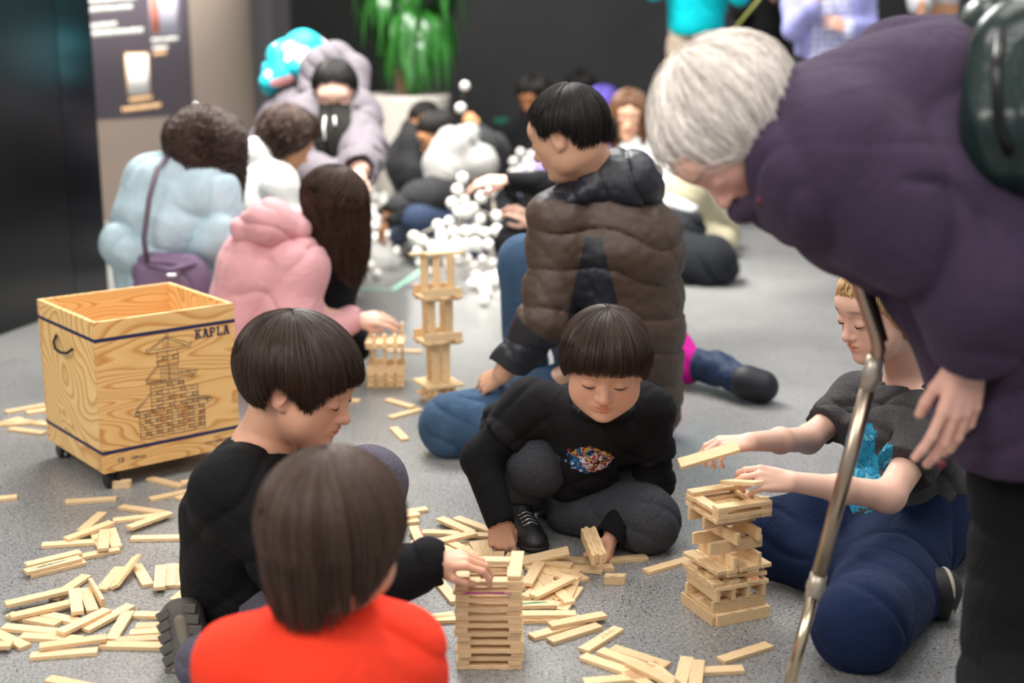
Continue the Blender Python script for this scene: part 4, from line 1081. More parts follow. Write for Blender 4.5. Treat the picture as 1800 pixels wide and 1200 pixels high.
text('CE', fx(.10), fz(.062), .014, 'mark_lettering'); text('1000 pcs', fx(.19), fz(.062), .011, 'count_lettering'); text('www.kapla.com', fx(.73), fz(.062), .011, 'web_lettering')

# ------------------------------------------------------------------ foam balls and sticks construction
m_ball = mat_plain('white_foam', (.84, .81, .76), rough=.7, bump=.3, bscale=90)
m_stick = mat_plain('dark_stick', (.05, .04, .035), rough=.5); m_stick2 = mat_plain('clear_stick', (.55, .48, .42), rough=.3)
def ball_mesh():
    import bmesh
    bm = bmesh.new(); bmesh.ops.create_icosphere(bm, subdivisions=3, radius=.023)
    for v in bm.verts: v.co *= 1 + .05 * math.sin(v.co.x * 200) * math.cos(v.co.z * 170)
    me = bpy.data.meshes.new('foam_ball'); bm.to_mesh(me); bm.free(); me.polygons.foreach_set('use_smooth', [True] * len(me.polygons)); me.materials.append(m_ball); return me
me_ball = ball_mesh(); BALLS = []
def ball(p, lab=None, grp='white foam balls of the balls and sticks heap', sc=1.):
    o = bpy.data.objects.new('foam_ball', me_ball); SC.collection.objects.link(o); o.location = p; o['category'] = 'ball'; o['group'] = grp
    o.rotation_euler = (len(BALLS), len(BALLS) * 2, 0); o.scale = (sc,) * 3
    o['label'] = lab or 'white foam ball in the glittering balls and sticks heap beyond the thin tower'; BALLS.append(np.array(p)); return o
def stick(a, b, mat=None, lab=None, r=.0035):
    a = np.array(a); b = np.array(b); o = MB().tube([a, b], r, 6).build('connecting_stick', mat or m_stick2, smooth=True)
    return tag(o, lab or 'thin stick joining white foam balls in the heap beyond the thin tower', 'stick', 'sticks of the balls and sticks heap')
# raised construction in front of the boy in the grey hood: pixel, depth
Yc = 6.35
raised = [(812, 316, 6.3), (806, 332, 6.3), (800, 355, 6.3), (806, 372, 6.25), (815, 355, 6.3), (826, 362, 6.3), (833, 368, 6.4), (820, 372, 6.2), (848, 345, 6.4), (862, 336, 6.4), (873, 380, 6.4), (772, 396, 6.3), (788, 390, 6.3), (776, 412, 6.2), (798, 408, 6.2), (818, 407, 6.2), (843, 388, 6.3), (838, 402, 6.3), (858, 408, 6.2), (868, 406, 6.2), (727, 416, 6.3), (745, 428, 6.1), (760, 430, 6.1), (772, 424, 6.1), (782, 432, 6.0), (790, 440, 5.95), (802, 428, 6.0), (806, 444, 5.9), (815, 436, 5.9), (838, 430, 6.0), (857, 430, 6.0), (765, 444, 5.9), (736, 440, 6.1)]
rs = random.Random(12)
pts = [W(q[0], q[1], q[2] - .32) for q in raised]; rad = [.023 * rs.uniform(1.0, 1.25) for _ in raised]
for it in range(60):                                          # nudge touching balls apart
    for i in range(len(pts)):
        for j in range(i):
            d = pts[i] - pts[j]; L = np.linalg.norm(d); m_ = (rad[i] + rad[j]) * 1.06
            if L < m_: d = d / (L + 1e-9) * (m_ - L) / 2; pts[i] = pts[i] + d; pts[j] = pts[j] - d
for p, r in zip(pts, rad): p[2] = max(p[2], r + .001); ball(p, sc=r / .023)
nr = len(BALLS)
for i in range(nr):
    dd = sorted(range(nr), key=lambda j: np.linalg.norm(BALLS[i] - BALLS[j]))
    for j in dd[2:4]:
        if i < j and np.linalg.norm(BALLS[i] - BALLS[j]) < .2: stick(BALLS[i], BALLS[j], m_stick if (i + j) % 3 == 0 else m_stick2)
for i in range(0, nr, 3):
    p = BALLS[i]
    if p[2] > .05: stick(p, (p[0] + rs.uniform(-.05, .05), p[1] + rs.uniform(-.04, .04), .004))
for a, b in (((803, 300), (793, 340)), ((845, 342), (822, 326)), ((868, 382), (830, 368)), ((700, 440), (760, 410))): stick(W(*a, 5.98), W(*b, 5.98), m_stick if a[0] < 860 else m_stick)
for k in range(120):
    if k < 55: x, y = rs.gauss(800, 55), rs.gauss(452, 16)
    elif k < 85: x, y = rs.gauss(880, 26), rs.gauss(500, 18)
    else: x, y = rs.gauss(665, 26), rs.gauss(385, 40)
    p = G(x, y); ok = all(np.linalg.norm(p[:2] - q[:2]) > .053 or q[2] > .085 for q in BALLS)
    if not ok: continue
    ball((p[0], p[1], .024), 'white foam ball lying loose on the pale floor beyond the thin tower')
for k in range(46):
    i = rs.randrange(nr, len(BALLS)); j = min((q for q in range(len(BALLS)) if q != i), key=lambda q: abs(np.linalg.norm(BALLS[i] - BALLS[q]) - rs.uniform(.09, .14)))
    stick(BALLS[i] - (0, 0, .014), BALLS[j] * (1, 1, 0) + (0, 0, .006) if BALLS[j][2] < .05 else BALLS[j], m_stick2)
p1, p2 = W(817, 151, 6.95), W(810, 190, 6.95)
tp1 = ball(p1, 'white foam ball at the tip of the raised stick above the grey hood', 'foam balls on the raised stick', 1.05); ball(p2, 'lower white foam ball gripped with the raised stick above the grey hood', 'foam balls on the raised stick', 1.2)
stick(p1, p2, m_stick, 'dark raised stick between two white balls held up before the black wall')
for (px, py) in ((903, 284), (915, 268), (925, 284), (934, 297), (915, 299), (934, 272), (902, 303)): ball(W(px, py, 7.55), 'white foam ball piled in front of the person in black by the wall', 'foam balls by the black wall', 1.1)
# ------------------------------------------------------------------ people near the towers
sk_a = skin('skin_warm', (.66, .36, .235)); sk_b = skin('skin_fair', (.76, .47, .36)); sk_old = skin('skin_rosy', (.74, .42, .33))
h_dark = mat_hair('hair_dark_brown', (.034, .017, .0105)); h_black = mat_hair('hair_black', (.012, .010, .009), spec=.3); h_blond = mat_hair('hair_blond', (.62, .40, .19), rough=.5)
m_bk = mat_cloth('black_cotton', (.0055, .0055, .0065), sheen=.03); m_lash = mat_plain('lash', (.015, .008, .006), rough=.6); m_brow = mat_plain('brow', (.06, .03, .02), rough=.7)
def V3(*a): return np.array(a, float)
def shoe(parent, heel, toe, up, wdt, upper, sole, hgt=.05, name='shoe', accents=None, h=.003, label=None):
    heel, toe, up = map(lambda a: np.array(a, float), (heel, toe, up)); d = nrm(toe - heel); up = nrm(up - d * np.dot(up, d)); sd = np.cross(d, up); L = np.linalg.norm(toe - heel)
    S = SDF(); b = heel + up * .018
    S.cap(b + d * wdt * .5, b + d * (L * .5), wdt * .48, wdt * .44, .01, flat=(up, .9)); S.cap(b + d * L * .45, b + d * (L - wdt * .5) , wdt * .46, wdt * .46, .015, flat=(up, .7))
    S.cap(b + d * wdt * .55, b + d * wdt * .6 + up * (hgt), wdt * .46, wdt * .40, .015); S.cap(b + d * L * .35 + up * hgt * .45, b + d * L * .7 + up * hgt * .12, wdt * .36, wdt * .34, .02)
    S.cap(b + d * wdt * .6 + up * (hgt + .01), b + d * wdt * .62 + up * (hgt + .06), wdt * .33, wdt * .33, .004, 's')
    o = wear(S, name, h, upper, parent, label)
    S = SDF()
    S.cap(b + d * wdt * .5 - up * .008, b + d * L * .45 - up * .008, wdt * .52, wdt * .44, .006, flat=(up, .32)); S.cap(b + d * L * .45 - up * .008, b + d * (L - wdt * .5) - up * .008, wdt * .44, wdt * .5, .01, flat=(up, .32))
    V, Fc = S.solve(h); add_mesh('sole', V, Fc, sole, o)
    if accents:
        mb = MB()
        for t in (.45, .52, .59, .66):
            c = b + d * L * t + up * (hgt * .45 + wdt * .36 - (t - .45) * hgt * 1.1); mb.tube([c - sd * wdt * .26 - up * .006, c + up * .002, c + sd * wdt * .26 - up * .006], .0024, 5)
        mb.build('laces', accents, o, smooth=True)
    return o
def lashes(M, root, sides=(-1, 1), down=True, eyebrow=True, hb=.115, mb_=None):
    mb = MB(); lash_lines(M, mb, down, sides); mb.build('eyelashes', m_lash, root, smooth=True)
    if eyebrow:
        mb = MB(); eyebrows(M, mb, sides=sides, h0=hb); mb.build('eyebrows', mb_ or m_brow, root, smooth=True)

# ---- boy in black facing the camera, dark bowl cut
M = Frame(W(1064, 640, 2.64), (-.07, -.95, -.30), (.02, -.3, 1), .215)
S = SDF(); head_prims(S, M)
neck = W(1060, 712, 2.80); chest = W(1030, 765, 2.92); pel = G(1035, 800, .12) * [1, 1, 1]; pel = W(1035, 805, 3.10)
shL, shR = W(935, 712, 2.86), W(1135, 722, 2.84); elL, elR = W(845, 805, 2.85), W(1150, 845, 2.87)
wrL, wrR = W(876, 903, 2.775), W(1078, 936, 2.745)
S.chain([M.p(0, -.1, -.2), neck], [.042, .048], .02)
S.chain([neck, chest, pel], [.05, .085, .09], .03); S.chain([neck - V3(0, 0, .02), shL, elL, wrL], [.03, .033, .027, .021], .02); S.chain([neck - V3(0, 0, .02), shR, elR, wrR], [.03, .033, .027, .021], .02)
knU = W(945, 812, 2.86); anU = W(905, 893, 2.94); knD = G(1138, 915, .065); anD = G(1000, 900, .045)
S.chain([pel, knU, anU], [.07, .045, .03], .02); S.chain([pel, knD, anD], [.07, .045, .03], .02)
hand(S, wrL, (.10, -.25, -.9), (.15, -.95, .25), -1, .150, curls=(10, 62, 66, 66), base=(8, 46, 48, 50), tcurl=25, tspread=28, spread=7)
tipsR = hand(S, wrR, (-.25, -.55, -.75), (.75, -.45, -.3), 1, .140, curls=(50, 52, 54, 56), base=(24, 26, 28, 30), tcurl=22, tspread=42, spread=3)
ht = head_tint(M)
boyC = body(S, .0027, sk_a, 'boy with a dark bowl cut in black, sitting behind the plank heap', tint=[ht])
lashes(M, boyC)
hair('hair', boyC, M, (0, -.04, .10), (.40, .475, .40), (0, -.28, .96), [(0, 98), (25, 99), (45, 102), (62, 108), (80, 116), (100, 117), (130, 122), (180, 124), (-25, 99), (-45, 102), (-62, 108), (-80, 116), (-100, 117), (-130, 122)], h_dark, n=5200, K=16, thick=.05, rad=.0008, seed=3, clump=.12, stray=.012)
def shirt_c():
    S = SDF(); S.chain([neck + V3(0, .01, -.03), chest, pel], [.075, .118, .125], .04); S.chain([neck + V3(0, .02, -.045), shL, shL * .45 + elL * .55], [.06, .056, .055], .03); S.chain([neck + V3(0, .02, -.045), shR, shR * .4 + elR * .6], [.06, .058, .055], .03)
    S.cap(W(1000, 830, 2.9), W(1045, 835, 2.95), .07, .08, .05); S.cap(W(880, 745, 3.0), W(960, 760, 3.05), .05, .07, .03)
    S.disp.append(folds(.005, 10., ((.7, .1, .7), (-.5, .3, .8)), 55., 6., 2))
    S.cap(neck - V3(0, -.01, .0), neck + V3(0, -.03, .07), .050, .066, .006, 's'); S.cut(shL * .42 + elL * .58, elL - shL, .085); S.cut(shR * .38 + elR * .62, elR - shR, .085)
    return S
m_tee = mat_cloth('washed_black_cotton', (.0085, .008, .009), sheen=.05)
wear(shirt_c(), 'tee_shirt', .0042, mat_print('tee_print', m_tee, W(1036, 803, 2.80), (.050, .12, .036), [(.01, .01, .012), (.03, .16, .42), (.02, .02, .03), (.60, .62, .66), (.50, .03, .03), (.02, .02, .03), (.65, .42, .05)], 26., boyC['_o'], 3.), boyC, 'black tee with a small multicoloured print')
S = SDF(); cc_ = neck + V3(0, -.022, .004)
for i in range(20):
    a = i * math.pi / 10; b = (i + 1) * math.pi / 10; f_ = lambda t: cc_ + V3(.060 * math.cos(t), .052 * math.sin(t), .012 * math.sin(t)); S.cap(f_(a), f_(b), .0075, .0075, .004)
wear(S, 'collar', .003, m_tee, boyC)
S = SDF(); S.chain([shL, elL, wrL + nrm(wrL - elL) * .012], [.047, .041, .032], .02); S.chain([shR, elR, wrR + nrm(wrR - elR) * .008], [.047, .042, .032], .02); S.cap(neck - V3(0, 0, .03), neck + V3(0, -.012, .008), .052, .055, .01)
S.disp.append(folds(.004, 12., ((.3, .1, .9),), 75., 5., 5)); S.cap(wrL + nrm(wrL - elL) * .012, wrL + nrm(wrL - elL) * .05, .027, .03, .002, 's'); S.cap(wrR + nrm(wrR - elR) * .008, wrR + nrm(wrR - elR) * .04, .027, .03, .002, 's'); S.cap(neck - V3(0, 0, .01), neck + V3(0, -.03, .05), .047, .05, .004, 's')
wear(S, 'undershirt', .004, m_bk, boyC)
m_gj = mat_cloth('charcoal_jersey', (.040, .041, .048), heather=.35)
S = SDF(); S.chain([pel + V3(-.03, 0, 0), knU, anU + V3(0, 0, .02)], [.10, .066, .045], .03); S.chain([pel + V3(.04, 0, -.02), knD, anD], [.10, .066, .05], .03); S.ell(pel, (.13, .12, .115), None, .03)
S.cap(W(960, 850, 2.97), W(900, 862, 2.93), .055, .05, .03)
S.disp.append(folds(.004, 11., ((.6, .4, .5),), 50., 6., 8)); wear(S, 'trousers', .0042, m_gj, boyC, 'charcoal jersey trousers')
m_shb = mat_plain('shoe_black', (.01, .01, .011), rough=.35, bump=.8, bscale=350); m_silver = mat_plain('silver_dots', (.45, .46, .48), rough=.3, metal=.8)
shoe(boyC, G(905, 925, .0), G(948, 975, .0), (0, 0, 1), .066, m_shb, mat_plain('sole_black', (.012, .012, .012), .6), .045, accents=m_silver, label='black trainer with silver dots')
shoe(boyC, G(1010, 905, .01), G(945, 892, .01), (.2, -.75, .6), .06, m_shb, mat_plain('sole_grey', (.2, .2, .2), .6), .04, accents=m_silver)
# planks held in his fingers
hc = W(1052, 965, 2.68)
for i in range(4):
    a_ = nrm((.14, -.96, -.12)); nn = nrm(np.cross(a_, (0, 0, 1))); o = plank(W(1042, 957, 2.67) + nn * (.0081 * i - .013) + a_ * (.006 * (i % 2)), a_, nn, 'planks held in the hand of the boy with the bowl cut', 'pine plank in the bowl cut fist, %s from the left' % ['first', 'second', 'third', 'fourth'][i])

# ---- boy in black seen in profile, left
M = Frame(W(529, 672, 2.40), (.91, -.24, -.34), (0.12, 0, 1), .238)
S = SDF(); head_prims(S, M)
neck = W(462, 790, 2.43); up_ = W(448, 900, 2.40); pel = W(448, 1070, 2.42)
shN, shF = W(410, 865, 2.30), W(545, 850, 2.52); elF = W(690, 985, 2.55); elN = W(560, 1060, 2.22); wrF = W(752, 990, 2.19)
S.chain([M.p(0, -.12, -.22), neck], [.048, .055], .02); S.chain([neck, up_, pel], [.05, .10, .10], .03)
S.chain([neck, shN, elN], [.05, .035, .03], .02); elA = W(640, 1040, 2.30)
S.chain([neck, shN, elN, wrF], [.05, .035, .03, .022], .02)
hand(S, wrF, (.97, .06, .10), (-.1, -.30, .95), 1, .140, curls=(36, 42, 46, 50), base=(26, 30, 32, 34), tcurl=28, tspread=30, spread=4)
ht = head_tint(M)
boyL = body(S, .0028, sk_a, 'boy in a black long sleeved top seen in profile, reaching to the square tower', tint=[ht])
lashes(M, boyL)
hair('hair', boyL, M, (0, -.06, .105), (.40, .475, .405), (.0, -.42, .90), [(0, 104), (20, 105), (38, 110), (52, 122), (62, 128), (74, 112), (88, 96), (100, 100), (118, 122), (150, 118), (180, 116), (-20, 104), (-38, 106), (-52, 116), (-62, 128), (-74, 112), (-88, 96), (-100, 100), (-118, 122), (-150, 118)], h_dark, n=6000, K=16, thick=.05, rad=.0008, seed=13, clump=.2, stray=.02)
S = SDF(); S.chain([neck + V3(-.01, 0, -.05), up_, pel], [.078, .125, .135], .05); S.chain([neck + V3(-.01, 0, -.05), shN, elN, wrF - V3(.0, 0, 0)], [.07, .07, .058, .045], .04); S.cap(neck + V3(0, 0, -.05), shF, .065, .06, .03); S.chain([shF, W(620, 960, 2.6)], [.06, .05], .03)
S.cap(W(418, 1000, 2.42), W(470, 1110, 2.42), .09, .10, .05)
S.disp.append(folds(.0045, 8., ((.5, .1, .85), (-.6, .3, .6)), 46., 6., 12))
S.cap(neck + V3(.0, 0, -.012), neck + V3(.02, 0, .06), .058, .075, .005, 's'); S.cap(wrF + V3(.024, 0, 0), wrF + V3(.08, 0, 0), .033, .042, .003, 's')
wear(S, 'sweater', .0045, m_bk, boyL, 'black long sleeved top')
S = SDF(); kF = W(648, 850, 2.72); S.chain([pel + V3(0, .05, 0), kF, G(640, 990, .05)], [.11, .075, .05], .03); kN = G(600, 1130, .07); S.chain([pel, kN, G(360, 1165, .05)], [.11, .075, .05], .03)
S.disp.append(folds(.004, 9., ((.3, .3, .9),), 50., 5., 3)); wear(S, 'trousers', .005, mat_cloth('grey_violet_jersey', (.085, .08, .105), heather=.3), boyL)
# his boot, sole turned to the camera: chunky tread
m_tread = mat_plain('tread_rubber', (.075, .068, .058), rough=.6, bump=.3, bscale=200); m_lug = mat_plain('lug_rubber', (.17, .15, .11), rough=.6)
heel, toe = W(312, 1060, 2.27), W(345, 1230, 2.20); nrmS = nrm(np.array([.0, -.95, .25])); dS = nrm(toe - heel); sd = np.cross(dS, nrmS)
S = SDF(); S.cap(heel + dS * .03, heel + dS * .09, .038, .036, .01, flat=(nrmS, .55)); S.cap(heel + dS * .09, toe - dS * .03, .036, .045, .01, flat=(nrmS, .55)); S.cap(heel + dS * .03 - nrmS * .03, toe - dS * .05 - nrmS * .02, .035, .04, .02)
b_ = wear(S, 'shoe', .003, m_tread, boyL, 'brown grey boot with a heavy treaded sole')
mb = MB(); Rl = np.stack([sd, dS, nrmS], 1)
for i in range(9):
    t = .012 + i * .0195
    for s_ in (-1, 1): mb.box(heel + dS * t + sd * s_ * (.0245 + .004 * math.sin(i * .5)) + nrmS * .0165, (.024, .0168, .012), Rl @ rotz(s_ * .30))
mb.build('tread_pattern', m_tread, b_, bevel=.002)
S = SDF()
for t, l, r, x in ((.03, .05, .0125, -.004), (.105, .03, .013, -.014), (.115, .025, .012, .017), (.155, .02, .012, .0)): S.cap(heel + dS * t + sd * x + nrmS * .0185, heel + dS * (t + l) + sd * x + nrmS * .0185, r, r * .8, .003, flat=(nrmS, .6))
V, Fc = S.solve(.002); add_mesh('sole_pad', V, Fc, m_lug, b_)

# ---- red shirt boy, back of the head
M = Frame(W(590, 940, 1.72), (.42, .86, -.30), (0, 0, 1), .222)
S = SDF(); head_prims(S, M); neck = W(575, 1078, 1.765); low = W(565, 1400, 1.62)
S.chain([M.p(0, -.08, -.2), neck, low], [.045, .05, .09], .02); shA, shB = W(430, 1155, 1.68), W(700, 1140, 1.75)
S.chain([neck, shA, W(400, 1380, 1.7)], [.04, .04, .03], .02); S.chain([neck, shB, W(740, 1400, 1.78)], [.04, .04, .03], .02)
boyR = body(S, .003, sk_a, 'boy in a bright red shirt seen from behind in front of the square tower', tint=[head_tint(M)])
hair('hair', boyR, M, (0, -.07, .10), (.405, .495, .42), (0, -.38, .92), [(0, 100), (30, 104), (60, 118), (90, 110), (112, 105), (135, 102), (180, 102), (-30, 104), (-60, 118), (-90, 110), (-112, 105), (-135, 102)], mat_hair('hair_mid_brown', (.065, .038, .026)), n=5200, K=18, thick=.05, rad=.0009, seed=23, clump=.85, stray=.05, hang=[(0, 0), (60, .03), (90, .14), (120, .27), (150, .34), (180, .38), (-60, .03), (-90, .14), (-120, .27), (-150, .34)])
m_red = mat_cloth('red_jersey', (.92, .05, .02), sheen=.1)
S = SDF(); S.chain([neck + V3(0, 0, -.02), W(570, 1200, 1.7), low], [.06, .11, .12], .05); S.chain([neck + V3(0, 0, -.03), shA + V3(0, 0, -.01), W(405, 1390, 1.7)], [.055, .06, .058], .04); S.chain([neck + V3(0, 0, -.03), shB + V3(0, 0, -.01), W(735, 1400, 1.78)], [.055, .06, .058], .04)
S.disp.append(folds(.006, 8., ((.3, .3, .8), (.8, 0, .3)), 36., 6., 6)); S.cap(neck + V3(0, 0, .0), neck + V3(0, 0, .09), .048, .06, .005, 's'); wear(S, 'shirt', .0045, m_red, boyR)
S = SDF(); import itertools
for i in range(24):
    a = i * math.pi / 12; b = (i + 1) * math.pi / 12; S.cap(neck + V3(.051 * math.cos(a), .048 * math.sin(a), .012), neck + V3(.051 * math.cos(b), .048 * math.sin(b), .012), .009, .009, .004)
wear(S, 'collar', .003, m_red, boyR)
S = SDF(); 
for s_ in (-1, 1): S.chain([V3(low[0], low[1], .11), V3(low[0] + s_ * .20, low[1] + .16, .09), V3(low[0] - s_ * .02, low[1] + .22, .06)], [.10, .062, .045], .03)
wear(S, 'trousers', .007, mat_cloth('dark_blue_cotton', (.015, .02, .04)), boyR)
# ---- blond child in a charcoal tee, kneeling behind the wide tower
M = Frame(W(1551, 543, 2.74), (-.90, -.34, -.26), (-.05, .02, 1), .224)
S = SDF(); head_prims(S, M, mouth_open=.006)
neck = W(1598, 672, 2.79); chest = W(1580, 775, 2.76); pel = W(1600, 890, 2.76)
shN, elN, wrN = W(1640, 748, 2.66), W(1562, 872, 2.50), W(1392, 846, 2.45)
shF, elF, wrF = W(1508, 700, 2.90), W(1420, 772, 2.80), W(1318, 776, 2.56)
S.chain([M.p(0, -.12, -.2), neck, chest, pel], [.04, .045, .065, .055], .02)
S.chain([neck, shN, elN], [.035, .036, .030], .02); S.chain([elN, elN * .5 + wrN * .5, wrN], [.029, .0255, .019], .02)
S.chain([neck, shF, elF], [.035, .034, .028], .02); S.chain([elF, elF * .5 + wrF * .5, wrF], [.028, .024, .0185], .02)
hand(S, wrN, (-.95, -.1, .12), (.1, -.75, .65), 1, .135, curls=(30, 36, 42, 45), base=(38, 40, 44, 46), tcurl=20, tspread=24, spread=4)
hand(S, wrF, (-.90, -.30, -.02), (-.1, -.35, .9), 1, .128, curls=(40, 45, 50, 52), base=(30, 34, 40, 44), tcurl=22, tspread=26, spread=4)
knF, anF = G(1352, 948, .068), G(1470, 1010, .05); knN, anN = G(1512, 1098, .075), G(1612, 1040, .05)
S.chain([pel, knF, anF], [.06, .04, .028], .02); S.chain([pel, W(1570, 985, 2.6), knN, anN], [.06, .055, .045, .028], .02)
blond = body(S, .0027, sk_b, 'blond child in a charcoal tee kneeling behind the wide plank tower', tint=[head_tint(M)])
lashes(M, blond, mb_=mat_plain('fair_brow', (.45, .28, .14)))
hair('hair', blond, M, (0, -.07, .11), (.385, .455, .40), (0, -.10, .99), [(0, 74), (30, 78), (52, 92), (68, 112), (85, 122), (100, 124), (130, 126), (180, 122), (-30, 78), (-52, 92), (-68, 112), (-85, 122), (-100, 124), (-130, 126)], h_blond, n=3800, K=20, thick=.045, rad=.0008, seed=33, clump=.3, stray=.03, hang=[(0, 0), (50, .03), (75, .08), (90, .14), (130, .16), (180, .16), (-50, .03), (-75, .08), (-90, .14), (-130, .16)])
m_tee2 = mat_cloth('charcoal_heather', (.050, .047, .049), heather=.4)
S = SDF(); S.chain([neck + V3(.0, 0, -.045), chest, pel + V3(-.0, 0, .0)], [.068, .105, .118], .04)
S.chain([neck + V3(0, 0, -.035), shN, shN * .35 + elN * .65], [.055, .056, .056], .03); S.chain([neck + V3(0, 0, -.04), shF, shF * .3 + elF * .7], [.055, .053, .05], .03)
S.cap(W(1560, 880, 2.70), W(1470, 960, 2.66), .09, .035, .05); S.cap(W(1560, 900, 2.68), W(1640, 880, 2.70), .10, .08, .04)
S.disp.append(folds(.006, 9., ((.5, .2, .8), (-.7, .2, .5)), 42., 7., 22)); S.cap(neck + V3(0, 0, .002), neck + V3(-.03, -.01, .08), .047, .06, .005, 's')
S.cut(shN * .37 + elN * .63, elN - shN, .09); S.cut(shF * .32 + elF * .68, elF - shF, .08)
wear(S, 'tee_shirt', .0042, mat_print('tee_blue_print', m_tee2, W(1512, 800, 2.62), (.05, .14, .115), [(.012, .17, .30), (.02, .22, .36), (.015, .15, .27), (.10, .36, .48), (.02, .20, .33)], 22., blond['_o'], 1., .6), blond, 'charcoal tee with a blue painted print')
cb = W(1517, 762, 2.615); 
m_navyt = mat_cloth('navy_twill', (.006, .014, .048), sheen=.2)
S = SDF(); S.chain([pel, knF, anF], [.12, .072, .05], .04); S.chain([pel + V3(.03, -.03, 0), W(1570, 985, 2.58), knN, anN], [.12, .095, .076, .052], .04); S.ell(pel + V3(.03, .02, -.02), (.12, .12, .13), None, .03)
S.disp.append(folds(.006, 9., ((.6, .5, .5), (.2, .7, -.5)), 44., 6., 32)); wear(S, 'trousers', .0045, m_navyt, blond, 'navy trousers')
mb = MB(); kc = W(1466, 1083, 2.36)
m_sk = mat_plain('shoe_canvas', (.012, .012, .013), rough=.7, bump=.4); m_be = mat_plain('sole_beige', (.42, .37, .28), rough=.7, bump=.5, bscale=400)
shoe(blond, G(1676, 1003, .105), G(1668, 1082, .0), (-.95, -.1, .1), .074, m_sk, m_be, .045, label='black canvas shoe with a beige rubber sole')
shoe(blond, G(1478, 1040, .03), G(1510, 1010, .0), (.8, .2, .4), .066, m_sk, m_be, .04)
# the plank he is lowering, and the two under his other hand
plank(W(1246, 800, 2.46), (.92, .1, .25), (-.1, -.5, .85), 'planks in the hands of the blond child', 'pine plank pinched in the far hand of the blond child')
plank(W(1304, 848, 2.43), (.35, -.8, .25), (0, 0, 1), 'planks in the hands of the blond child', 'pine plank under the near hand of the blond child')

RI_ = lambda f, b: [(0, f), (45, (f + b) / 2), (90, b), (180, b), (-45, (f + b) / 2), (-90, b)]
# ---- elderly person bending in from the right
YE = 1.95
M = Frame(W(1285, 226, YE), (-.34, -.10, -.93), (-.93, -.05, .36), .228)
S = SDF(); head_prims(S, M, child=False)
E_ = lambda x, y, dy=0.: W(x, y, YE + dy)
nk, ch, hp_ = E_(1375, 262), E_(1500, 280), E_(1850, 420)
S.chain([M.p(0, -.12, -.25), nk, ch, hp_, E_(1880, 800, .05)], [.055, .06, .10, .09, .06], .03)
shN, elN, wrN = E_(1480, 300, -.10), E_(1735, 505, -.14), E_(1706, 625, -.10)
S.chain([shN, elN, wrN], [.05, .042, .029], .02)
hand(S, wrN, (-.12, .0, -.99), (.25, -.95, .0), 1, .178, curls=(14, 16, 20, 26), base=(6, 10, 14, 22), tcurl=14, tspread=20, spread=9, thick=1.0)
S.chain([hp_ + V3(.05, .05, 0), E_(1880, 900, .06), E_(1868, 1100, .02)], [.09, .07, .05], .03)
old = body(S, .0034, sk_old, 'elderly white haired person in a plum coat bending over the blond child', tint=[head_tint(M, .35)])
h_white = mat_hair('hair_white', (.86, .80, .74), rough=.6, spec=.2)
hair('hair', old, M, (0, -.08, .08), (.375, .43, .385), (0, -.5, .85), [(0, 82), (30, 86), (60, 108), (90, 124), (120, 124), (150, 122), (180, 118), (-30, 86), (-60, 108), (-90, 124), (-120, 124), (-150, 122)], h_white, n=6500, K=22, thick=.08, rad=.0008, seed=43, clump=.7, stray=.10, hang=[(0, .02), (60, .10), (90, .16), (130, .25), (180, .40), (-60, .10), (-90, .16), (-130, .25)], grav=nrm((.55, 0, -.25)), wave=.035, wfreq=9.)
hair('hair_wisps', old, M, (0, -.08, .08), (.385, .44, .40), (0, -.5, .85), RI_(90, 120), h_white, n=260, K=22, thick=.10, rad=.0006, seed=47, clump=.2, stray=.35, cap=False, hang=[(0, .1), (60, .2), (90, .2), (130, .4), (180, .65), (-60, .2), (-90, .3), (-130, .5)], grav=nrm((.65, 0, .02)), wave=.05, wfreq=6.)
m_plum = mat_cloth('plum_wool', (.046, .030, .058), sheen=.35, bump=.6, bscale=500)
S = SDF(); S.chain([E_(1400, 262), E_(1500, 278, .03), E_(1655, 275, .05), E_(1850, 400, .05), E_(1872, 640, .03), E_(1872, 790, .03)], [.108, .150, .175, .20, .185, .175], .06)
S.chain([E_(1470, 290, -.09), E_(1600, 360, -.10), E_(1738, 492, -.13), E_(1722, 585, -.11)], [.105, .100, .092, .066], .05)
S.chain([E_(1500, 352, .05), E_(1600, 440, .06), E_(1740, 560, .05)], [.075, .072, .10], .05); S.cap(E_(1470, 400, .02), E_(1548, 425, .05), .032, .04, .03)
S.cap(E_(1580, 110, .20), E_(1700, 115, .2), .07, .07, .04)
S.disp.append(folds(.010, 5., ((.5, .0, .85), (.75, .1, -.3)), 24., 5., 42)); S.disp.append(folds(.004, 11., ((.2, .3, .8),), 50., 5., 44))
S.cap(E_(1322, 256), E_(1180, 262), .078, .10, .01, 's'); S.cap(wrN + V3(0, 0, .012), wrN + V3(-.01, 0, -.06), .040, .045, .004, 's'); S.cut(E_(1872, 826), (-.1, 0, -1), .4)
coat = wear(S, 'coat', .006, m_plum, old, 'plum wool coat')
S = SDF(); prev = None
ax_ = nrm(V3(-1, 0, .12)); u_ = nrm(np.cross(ax_, (0, 1, 0))); v_ = np.cross(ax_, u_); cc = E_(1338, 262)
for i in range(20):
    a = i * math.pi / 10; q = cc + u_ * .090 * math.cos(a) + v_ * .088 * math.sin(a) + ax_ * .016 * math.cos(a * 2)
    if prev is not None: S.cap(prev, q, .017, .017, .006, flat=(ax_, 1.))
    prev = q
S.cap(prev, cc + u_ * .090 + ax_ * .016, .017, .017, .006)
wear(S, 'coat_collar', .004, m_plum, coat)
mb = MB()
